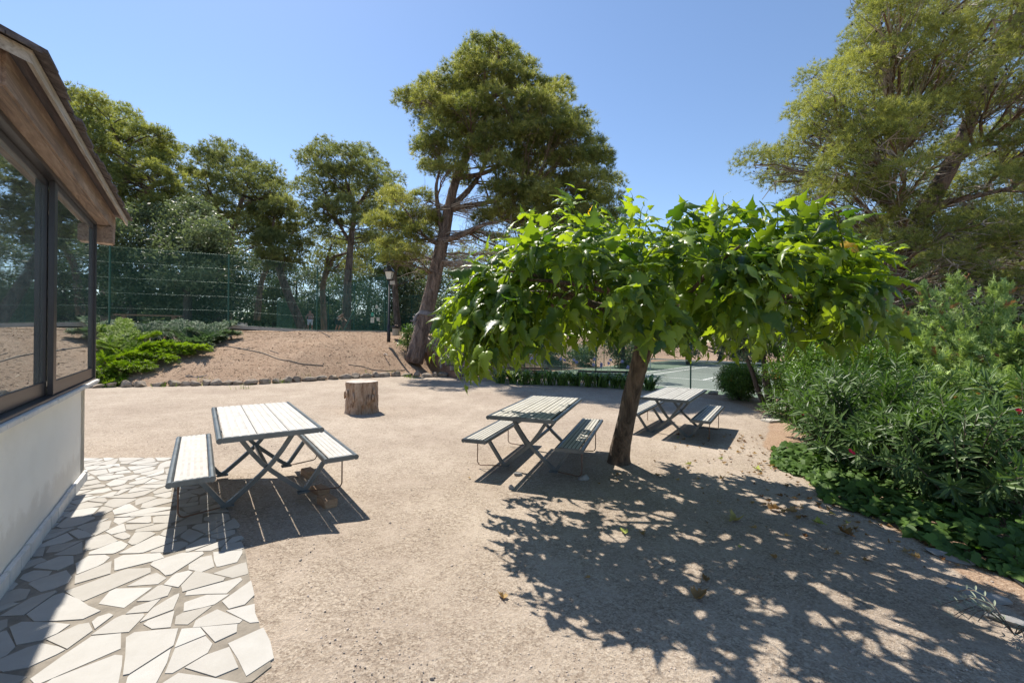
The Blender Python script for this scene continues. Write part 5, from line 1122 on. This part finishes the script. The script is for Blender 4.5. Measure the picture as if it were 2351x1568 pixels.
def juniper_tall(c, r, h, label, seed, n, fol='jun_r', sc=.22):
    g = rs(seed); b = np.array([c[0], c[1], gz(*c) - .05]); root = empty('juniper_bush', tuple(b), 0, label, 'bush', 'feathery junipers on the right'); sm = MB(); temps = [spray(g, 20, 1, .05) for _ in range(3)]; O = []; Y = []; T = []
    for i in range(46):
        a = g.uniform(0, 6.28); rr_ = math.sqrt(g.uniform(.05, 1)) * r; e = np.array([math.cos(a) * rr_, math.sin(a) * rr_, h * (1 - .55 * (rr_ / r) ** 2) * g.uniform(.5, 1.05)]); t = np.linspace(0, 1, 9)[:, None]; mid = e * .5 + [0, 0, .2]; B = 2 * t * (1 - t) * mid + t ** 2 * e; sm.tube(B, np.linspace(.03, .005, 9), 4, cap=False); tg = nrm(np.gradient(B, axis=0)); tn0 = g.normal(0, .14)
        for q in g.uniform(.25, 1.03, n // 46):
            f_ = min(q, .999) * 8; i0 = int(f_); i0 = min(i0, 7); p = B[i0] + (B[i0 + 1] - B[i0]) * (f_ - i0) + g.normal(0, .17 * r / 1.6, 3) * (1.2 - q); O.append(p); Y.append(nrm(tg[i0] * .8 + g.normal(0, .6, 3) + [0, 0, .2])); T.append(1.0 if g.rand() < .03 else np.clip(g.normal(.45, .2) + tn0, 0, .84))
    sm.build('stems', M['grey_twig'], root); fm = MB(); O = np.array(O); Fm = frames(np.array(Y), rdir(g, len(O))); w = g.randint(0, 3, len(O)); S = sc * g.uniform(.6, 1.3, len(O)); T = np.array(T)
    for k in range(3): q = w == k; fm.inst(temps[k][0], temps[k][1], O[q], Fm[q], S[q], 0, T[q])
    fm.build('foliage', M[fol], root)
juniper_tall((8.9, 8.0), 2.0, 3.5, 'tall feathery pale juniper at the right edge', 81, 12500)
juniper_tall((8.2, 9.6), 1.7, 2.75, 'feathery juniper left of the taller one', 82, 8500)
juniper_tall((7.6, 6.2), 1.4, 2.2, 'greyish juniper behind the tall oleander', 83, 4500)
# ivy ground cover along the bed edge
def ivy_t(fold):
    o = np.array([(0, 0), (.22, -.14), (.48, -.02), (.50, .22), (.36, .36), (.40, .56), (.18, .72), (0, .98)]); V = [(0, 0, 0), (0, .3, .02), (0, .6, 0), (0, .98, -.08)]; Fc = []
    for s_ in (1, -1):
        k = len(V); V += [(s_ * x, y, -fold * x - .1 * y * y) for x, y in o[1:7]]; r_ = [[0, k, k + 1], [0, k + 1, 1], [k + 1, k + 2, 1], [k + 2, k + 3, 1], [1, k + 3, 2], [k + 3, k + 4, 2], [k + 4, k + 5, 2], [2, k + 5, 3]]
        Fc += r_ if s_ > 0 else [q[::-1] for q in r_]
    return np.array(V), np.array(Fc)
g = rs(91); n = 2300; yy = 1.7 + 5.0 * g.uniform(0, 1, n) ** 1.15; ed = np.interp(yy, [0, 2.2, 3, 3.7, 4.4, 5.2, 6.2, 7.2, 8.5], [4.6, 4.35, 3.92, 3.62, 3.55, 3.62, 3.85, 4.2, 5.0]); wd = np.interp(yy, [2, 3.5, 6, 8], [1.5, 1.5, 1.2, .8])
ox = ed + np.abs(g.normal(0, .6, n)) * wd * .8 + .1 * np.sin(yy * 5) ; oz = G(ox, yy) + .05 + .17 * g.uniform(0, 1, n) * ss(0, .4, ox - ed)
O = np.stack([ox, yy, oz], -1); Yd = nrm(np.stack([-.7 + g.normal(0, .6, n), -.5 + g.normal(0, .6, n), -.15 + g.normal(0, .25, n)], -1)); Z = np.stack([g.normal(0, .5, n) - .3, g.normal(0, .5, n) - .5, np.ones(n)], -1)
m = MB(); w = g.randint(0, 2, n); S = g.uniform(.06, .13, n); tn = np.clip(g.normal(.45, .2, n), 0, .95)
for k, tpl in enumerate((ivy_t(.3), ivy_t(-.05))): q = w == k; m.inst(tpl[0], tpl[1], O[q], frames(Yd[q], Z[q]), S[q], 0, tn[q])
tag(m.build('ivy', M['ivy']), 'glossy ivy ground cover along the front of the bed', None, None, 'stuff')
# little grey leaved plant bottom right
p = rayg(2330, 1470); root = empty('grey_plant', tuple(p), 0, 'small grey green plant sprawling over the bed edge, bottom right', 'plant'); g = rs(92); m = MB(); O = []; Y = []
for i in range(13):
    a = g.uniform(1.6, 4.9); L_ = g.uniform(.15, .34); P_ = np.array([[math.cos(a) * L_ * t, math.sin(a) * L_ * t, .03 + .14 * math.sin(t * 2.6)] for t in np.linspace(0, 1, 7)]); m.tube(P_, .0025, 4)
    for t in range(1, 7):
        for s_ in (-1, 1): O.append(P_[t]); Y.append([math.cos(a + s_ * .9), math.sin(a + s_ * .9), .5])
m.build('stems', M['twig'], root); m = MB(); m.inst(LV * np.array([1.2, 1, 1]), LFc, np.array(O), frames(np.array(Y, float), np.tile([0., 0, 1], (len(O), 1)) + g.normal(0, .2, (len(O), 3))), g.uniform(.035, .06, len(O)), 0, .75); m.build('leaves', leafmat('sage', (.16, .2, .13), (.34, .38, .28), (1, 1, 1), .8, .1, .2), root)
# agapanthus row
g = rs(95); row = [(1150, 880), (1176, 881), (1203, 883), (1232, 883), (1262, 884), (1292, 885), (1322, 886), (1352, 888), (1382, 889), (1412, 891), (1436, 893), (1490, 896)]
def strap():
    y = np.array([0, .25, .5, .75, 1]); z = np.array([0, .30, .48, .52, .42]); w = np.array([.02, .03, .032, .025, 0.004]); V = []
    for k in range(5): V += [(-w[k], y[k] * .6, z[k]), (w[k], y[k] * .6, z[k])]
    return np.array(V), np.array([[2 * k, 2 * k + 1, 2 * k + 3, 2 * k + 2] for k in range(4)])
SV, SF = strap()
for i, (u, v_) in enumerate(row):
    p = rayg(u, v_); rt_ = empty('agapanthus', tuple(p), 0, 'dark strap leaved agapanthus clump, %s from the left in the row' % ONES[i], 'plant', 'agapanthus clumps in a row before the court'); n = 60
    a = g.uniform(0, 6.28, n); O = np.stack([g.normal(0, .10, n), g.normal(0, .07, n), np.zeros(n)], -1); Y = np.stack([np.cos(a), np.sin(a), g.normal(0, .02, n)], -1); m = MB(); Fm = frames(Y, np.tile([0., 0, 1], (n, 1))); m.inst(SV, SF, O, Fm, g.uniform(.5, 1.05, n), 0, np.clip(g.normal(.5, .28, n), 0, .95)); m.build('leaves', M['agap'], rt_)
    for _ in range(2 if i < 11 else 0):
        q = np.array([g.normal(0, .12), g.normal(0, .1) + .1, 0]); hh = g.uniform(.75, 1.0); s_ = MB(); s_.tube([q, q + [g.normal(0, .04), 0, hh]], .005, 4); s_.build('flower_stalk', M['agap'], rt_)
        f_ = MB(); k_ = 40; dd = rdir(g, k_); fr_ = frames(dd, rdir(g, k_)); f_.inst(LV * np.array([2.2, 1, 1]), LFc, np.tile(q + [0, 0, hh], (k_, 1)), fr_, g.uniform(.05, .08, k_), 0, g.uniform(0, 1, k_)); f_.build('flower_head', M['flower_blue'], rt_)

# ------------------------------------------------------------ hoses, fallen leaves, litter
def hose(pts, r, mat, label, name='garden_hose'):
    P_ = np.array([rayg(u, v_) + [0, 0, r * .9] for u, v_ in pts]); t = np.linspace(0, 1, len(P_)); tt = np.linspace(0, 1, 60); Q = np.stack([np.interp(tt, t, P_[:, i]) for i in range(3)], -1)
    for _ in range(6): Q[1:-1] = (Q[:-2] + 2 * Q[1:-1] + Q[2:]) / 4
    Q[:, 2] = G(Q[:, 0], Q[:, 1]) + r * .9; m = MB(); m.tube(Q, r, 6); tag(m.build(name, mat, smooth=True), label, 'hose')
hose([(470, 790), (510, 795), (545, 800), (610, 813), (646, 828), (690, 837), (742, 840)], .018, M['hose'], 'thin irrigation hose snaking across the dirt bank')
hose([(800, 838), (830, 842), (857, 850), (890, 852), (930, 851)], .016, M['hose'], 'short dark hose piece near the foot of the bank')
hose([(2190, 1228), (2230, 1258), (2280, 1296), (2330, 1335), (2420, 1400)], .012, M['black_hose'], 'black drip hose in the bed at the lower right')
hose([(620, 0 + 806), (640, 812)], .012, M['hose'], 'short stick like hose end lying on the bank', 'hose_end')
g = rs(111)
def crop8(x, y): return ((2700 + x / 1.568) * .6122, (1200 + y / 1.568) * .6122)
fl = [(crop8(100, 1175), .20, .9, 'long curled green and brown leaf on the shaded gravel'), (crop8(560, 1193), .12, .98, 'small green leaf right of the long curled one'), (crop8(725, 1255), .17, .2, 'curled dark brown leaf in front of the ivy'), (crop8(1170, 1408), .09, .75, 'cupped tan leaf lying near the flat edge slabs'), (crop8(295, 1120), .16, .3, 'dark curled leaf left of the ivy edge'), (crop8(440, 1135), .13, .55, 'tan leaf beside the ivy edge'), (crop8(645, 1115), .10, .5, 'brown leaf touching the ivy'), (crop8(210, 880), .13, .98, 'green leaf lying on the shaded gravel by the oleander tips'), ((1435, 1228), .10, .97, 'small green leaf in the middle of the leaf shade'), ((1472, 1226), .09, .6, 'yellowish leaf beside the small green one'), ((1598, 1378), .15, .4, 'curled olive brown leaf in the lower middle of the shade'), ((1620, 1338), .09, .3, 'little dark leaf above the curled olive brown one'), ((1156, 1378), .09, .7, 'pale orange leaf alone on the sunny gravel'), ((1076, 1099), .05, .7, 'tiny crumpled leaf in front of the middle picnic table'), ((1353, 1330), .05, .6, 'small tan leaf in the centre foreground'), ((1420, 1092), .08, .3, 'brown leaf in front of the mulberry trunk foot'), ((1508, 1095), .09, .5, 'tan leaf right of the mulberry trunk foot'), ((1585, 1068), .10, .97, 'green leaf beyond the mulberry foot'), ((1660, 1100), .10, .6, 'yellow brown leaf in the middle of the dappled patch'), ((1770, 1070), .12, .9, 'green tinged leaf near the right bench of the farthest table')]
V4, F4 = leaf_template(-.7, -.1, .03, .5, g)
for (px, s_, tn, lab) in fl:
    p = rayg(*px); a = g.uniform(0, 6.28); m = MB(); Y = np.array([[math.cos(a), math.sin(a), .05]]); Vt = V4.copy(); Vt[:, 2] += g.normal(0, .03, len(Vt)); m.inst(Vt, F4, np.zeros((1, 3)), frames(Y, np.array([[g.normal(0, .25), g.normal(0, .25), 1.]])), [s_ * .72], 0, np.array([tn])); o = m.build('fallen_leaf', M['dead_leaf'], smooth=True); o.location = (p[0], p[1], p[2] + .012); tag(o, lab, 'leaf', 'fallen mulberry leaves on the gravel')
# many smaller fallen leaves near the bed
n = 190; yy = g.uniform(3.3, 8.0, n); ed = np.interp(yy, [0, 3.3, 4.4, 5.2, 6.2, 8], [4.1, 3.62, 3.5, 3.55, 3.8, 4.6]); ox = ed - np.abs(g.normal(0, .75, n)) + .1; O = np.stack([ox, yy, G(ox, yy) + .012], -1); a = g.uniform(0, 6.28, n)
m = MB(); m.inst(V4, F4, O, frames(np.stack([np.cos(a), np.sin(a), g.normal(0, .1, n)], -1), np.stack([g.normal(0, .3, n), g.normal(0, .3, n), np.ones(n)], -1)), g.uniform(.02, .06, n), 0, np.clip(g.normal(.4, .3, n), 0, 1)); tag(m.build('leaf_litter', M['dead_leaf']), 'scattered dry leaves along the edge of the bed', None, None, 'stuff')
# needles, bark flakes and crumbs on the bank
n = 26000; xs_ = g.uniform(-14.5, -2.5, n); dS_ = g.uniform(0.1, 8.5, n); ys_ = np.interp(xs_, SXs, SYs) + dS_; O = np.stack([xs_, ys_, G(xs_, ys_) + .006], -1); a = g.uniform(0, 6.28, n)
chip = np.array([(-.5, -.08, 0), (.5, -.1, 0), (.6, .08, .05), (-.45, .1, .03)]); m = MB(); m.inst(chip, np.array([[0, 1, 2, 3]]), O, frames(np.stack([-np.sin(a), np.cos(a), g.normal(0, .1, n)], -1), np.stack([g.normal(0, .25, n), g.normal(0, .25, n), np.ones(n)], -1)), g.gamma(1.7, .019, n) + .015, 0, np.clip(g.normal(.48, .36, n), 0, 1)); tag(m.build('bark_litter', M['litter']), 'dry needles and bark flakes strewn over the bank', None, None, 'stuff')
n = 9000; u = g.uniform(0, 1, n); yy = 1.9 + 14 * u ** 2.2; ox = g.uniform(-1.2, 1.1, n) * yy * 1.05; k_ = (ox > -3.2) | (yy > 6); ox, yy = ox[k_], yy[k_]; pin = (yy < 5.8) & (ox < -.4 - .95 * (yy - 1.6)); ox, yy = ox[~pin], yy[~pin]; n = len(ox)
v, f = rock_mesh(g, 1, .8, .6, 1); m = MB(); m.inst(v, f, np.stack([ox, yy, G(ox, yy) + .001], -1), randframes(g, nrm(g.normal(0, .3, (n, 3)) + [0, 0, 1])), g.gamma(2.2, .0019, n) + .002, 0, 0); tag(m.build('loose_gravel', basic('pebble', (.38, .32, .27), .9, vs=1.5, var=.6, bd=0)), 'loose grit and small stones on the yard', None, None, 'stuff')
# dry weeds by the wall foot and along the stones
blade = np.array([(-.02, 0, 0), (.02, 0, 0), (.015, .25, .45), (-.015, .25, .45), (0, .55, .8)]); BF = np.array([[0, 1, 2], [0, 2, 3], [3, 2, 4]])
O = []; 
for (u, v_, k_, r_) in [(232, 862, 70, .35), (225, 880, 60, .3), (640, 880, 40, .25), (705, 872, 40, .25), (850, 862, 40, .3), (900, 860, 40, .3), (940, 868, 60, .35), (560, 893, 30, .3), (1000, 862, 50, .35), (380, 888, 30, .3), (470, 884, 30, .3)]:
    p = rayg(u, v_); q = p[None, :2] + g.normal(0, r_ * .5, (k_, 2)); O += [[a_, b__, gz(a_, b__)] for a_, b__ in q]
O = np.array(O); n = len(O); a = g.uniform(0, 6.28, n); m = MB(); m.inst(blade, BF, O, frames(np.stack([np.cos(a), np.sin(a), np.zeros(n)], -1), np.tile([0, 0, 1.], (n, 1))), g.uniform(.08, .26, n), 0, g.uniform(.1, .9, n)); tag(m.build('weeds', M['jun_y']), 'small tufts of weeds along the edging stones', None, None, 'stuff')
# fallen sticks on the bank
for i, (u, v_, L_, a, lab) in enumerate([(880, 815, 1.0, 2.2, 'pale forked stick lying below the street lamp'), (560, 802, .5, .3, 'dark broken stick near the hose on the bank'), (450, 866, .6, .2, 'pale bark strip at the foot of the bank')]):
    p = rayg(u, v_); m = MB(); d = np.array([math.cos(a), math.sin(a), 0]); P_ = [d * L_ * (t - .5) + np.array([0, 0, .03 + .02 * math.sin(9 * t)]) + g.normal(0, .015, 3) for t in np.linspace(0, 1, 6)]; m.tube(P_, np.linspace(.022, .008, 6), 5); m.tube([P_[2], P_[2] + d * .2 + np.array([.1, .12, .05])], [.012, .005], 4); o = m.build('stick', M['grey_twig']); o.location = tuple(p); tag(o, lab, 'stick')

# ------------------------------------------------------------ two players on the upper court
def person(loc, rz, joints, bones, label, clothes):
    def skin_obj(name, names, scale, mat, parent, keep_bones):
        me = bpy.data.meshes.new(name); bm = bmesh.new(); lay = bm.verts.layers.skin.verify(); vs = {}
        for nme in names:
            co, r_ = joints[nme]; v = bm.verts.new(co); v[lay].radius = (r_ * scale, r_ * scale); vs[nme] = v
        vs[names[0]][lay].use_root = True
        for a, b in keep_bones: bm.edges.new((vs[a], vs[b]))
        bm.to_mesh(me); bm.free(); me.materials.append(mat); o = bpy.data.objects.new(name, me); col.objects.link(o)
        o.modifiers.new('skin', 'SKIN').use_smooth_shade = True; s = o.modifiers.new('sub', 'SUBSURF'); s.levels = 1; s.render_levels = 1
        if parent: o.parent = parent
        return o
    body = skin_obj('person', list(joints), 1, M['skin'], None, bones); body.location = loc; body.rotation_euler[2] = rz; tag(body, label, 'person')
    for nme, names, mat, sc in clothes:
        kb = [(a, b) for a, b in bones if a in names and b in names]; skin_obj(nme, names, sc, mat, body, kb)
    return body
def hand(J, Bn, side, wrist, d):
    d = np.array(d, float); d /= np.linalg.norm(d); s = np.cross(d, [0, 0, 1.]); s /= np.linalg.norm(s) + 1e-6; w0 = np.array(wrist)
    J[side + 'palm'] = (tuple(w0 + d * .07), .03); Bn.append((side + 'wrist', side + 'palm'))
    for i in range(4): n1 = side + 'f%d' % i; J[n1] = (tuple(w0 + d * (.15 + .012 * (1 - abs(i - 1.3))) + s * (i - 1.5) * .022), .009); Bn.append((side + 'palm', n1))
    J[side + 'thumb'] = (tuple(w0 + d * .09 + s * -.06), .010); Bn.append((side + 'palm', side + 'thumb'))
def stand(bend=0.0):
    hb = np.array([0, 0, .92]); up_ = np.array([0, -math.sin(bend), math.cos(bend)]); P_ = lambda h, x=0, y=0: tuple(hb + up_ * h + np.array([x, y, 0]))
    J = {'pelvis': (tuple(hb), .14), 'waist': (P_(.16), .125), 'chest': (P_(.36), .15), 'neck': (P_(.54), .06), 'head': (P_(.66, 0, -.02), .095), 'crown': (P_(.76, 0, -.01), .07), 'nose': (P_(.655, 0, -.11), .015)}
    Bn = [('pelvis', 'waist'), ('waist', 'chest'), ('chest', 'neck'), ('neck', 'head'), ('head', 'crown'), ('head', 'nose')]
    for s, nme in ((-1, 'l_'), (1, 'r_')):
        J[nme + 'ear'] = (P_(.66, s * .09), .015); Bn.append(('head', nme + 'ear'))
        sh_ = np.array(P_(.46, s * .18)); el = sh_ + np.array([s * .1, -.12, -.24]); wr = el + np.array([-s * .05, -.2, -.08])
        J[nme + 'shoulder'] = (tuple(sh_), .06); J[nme + 'elbow'] = (tuple(el), .042); J[nme + 'wrist'] = (tuple(wr), .027); Bn += [('chest', nme + 'shoulder'), (nme + 'shoulder', nme + 'elbow'), (nme + 'elbow', nme + 'wrist')]; hand(J, Bn, nme, wr, wr - el)
        J[nme + 'hip'] = ((s * .1, .0, .86), .095); J[nme + 'knee'] = ((s * .14, -.06 - bend * .1, .48), .062); J[nme + 'ankle'] = ((s * .15, .04, .09), .042); J[nme + 'toe'] = ((s * .17, -.15, .04), .035)
        Bn += [('pelvis', nme + 'hip'), (nme + 'hip', nme + 'knee'), (nme + 'knee', nme + 'ankle'), (nme + 'ankle', nme + 'toe')]
    return J, Bn
J, Bn = stand(.95); p = pt(774, 760, 33)
q1 = person((p[0], p[1], 1.95), 1.1, J, Bn, 'person in white shirt and dark shorts bending forward on the upper court', [('shirt', ['pelvis', 'waist', 'chest', 'l_shoulder', 'r_shoulder'], M['cloth_white'], 1.12), ('shorts', ['pelvis', 'l_hip', 'r_hip', 'l_knee', 'r_knee'], M['cloth_dark'], 1.18), ('hair', ['head', 'crown'], M['hair'], 1.06)])
J, Bn = stand(.08); p = pt(712, 760, 34)
q2 = person((p[0], p[1], 1.95), .2, J, Bn, 'person in a rose top and white shorts standing on the upper court', [('shirt', ['pelvis', 'waist', 'chest', 'l_shoulder', 'r_shoulder'], M['cloth_rose'], 1.12), ('shorts', ['pelvis', 'l_hip', 'r_hip', 'l_knee', 'r_knee'], M['cloth_white'], 1.18), ('hair', ['head', 'crown'], M['hair'], 1.06)])
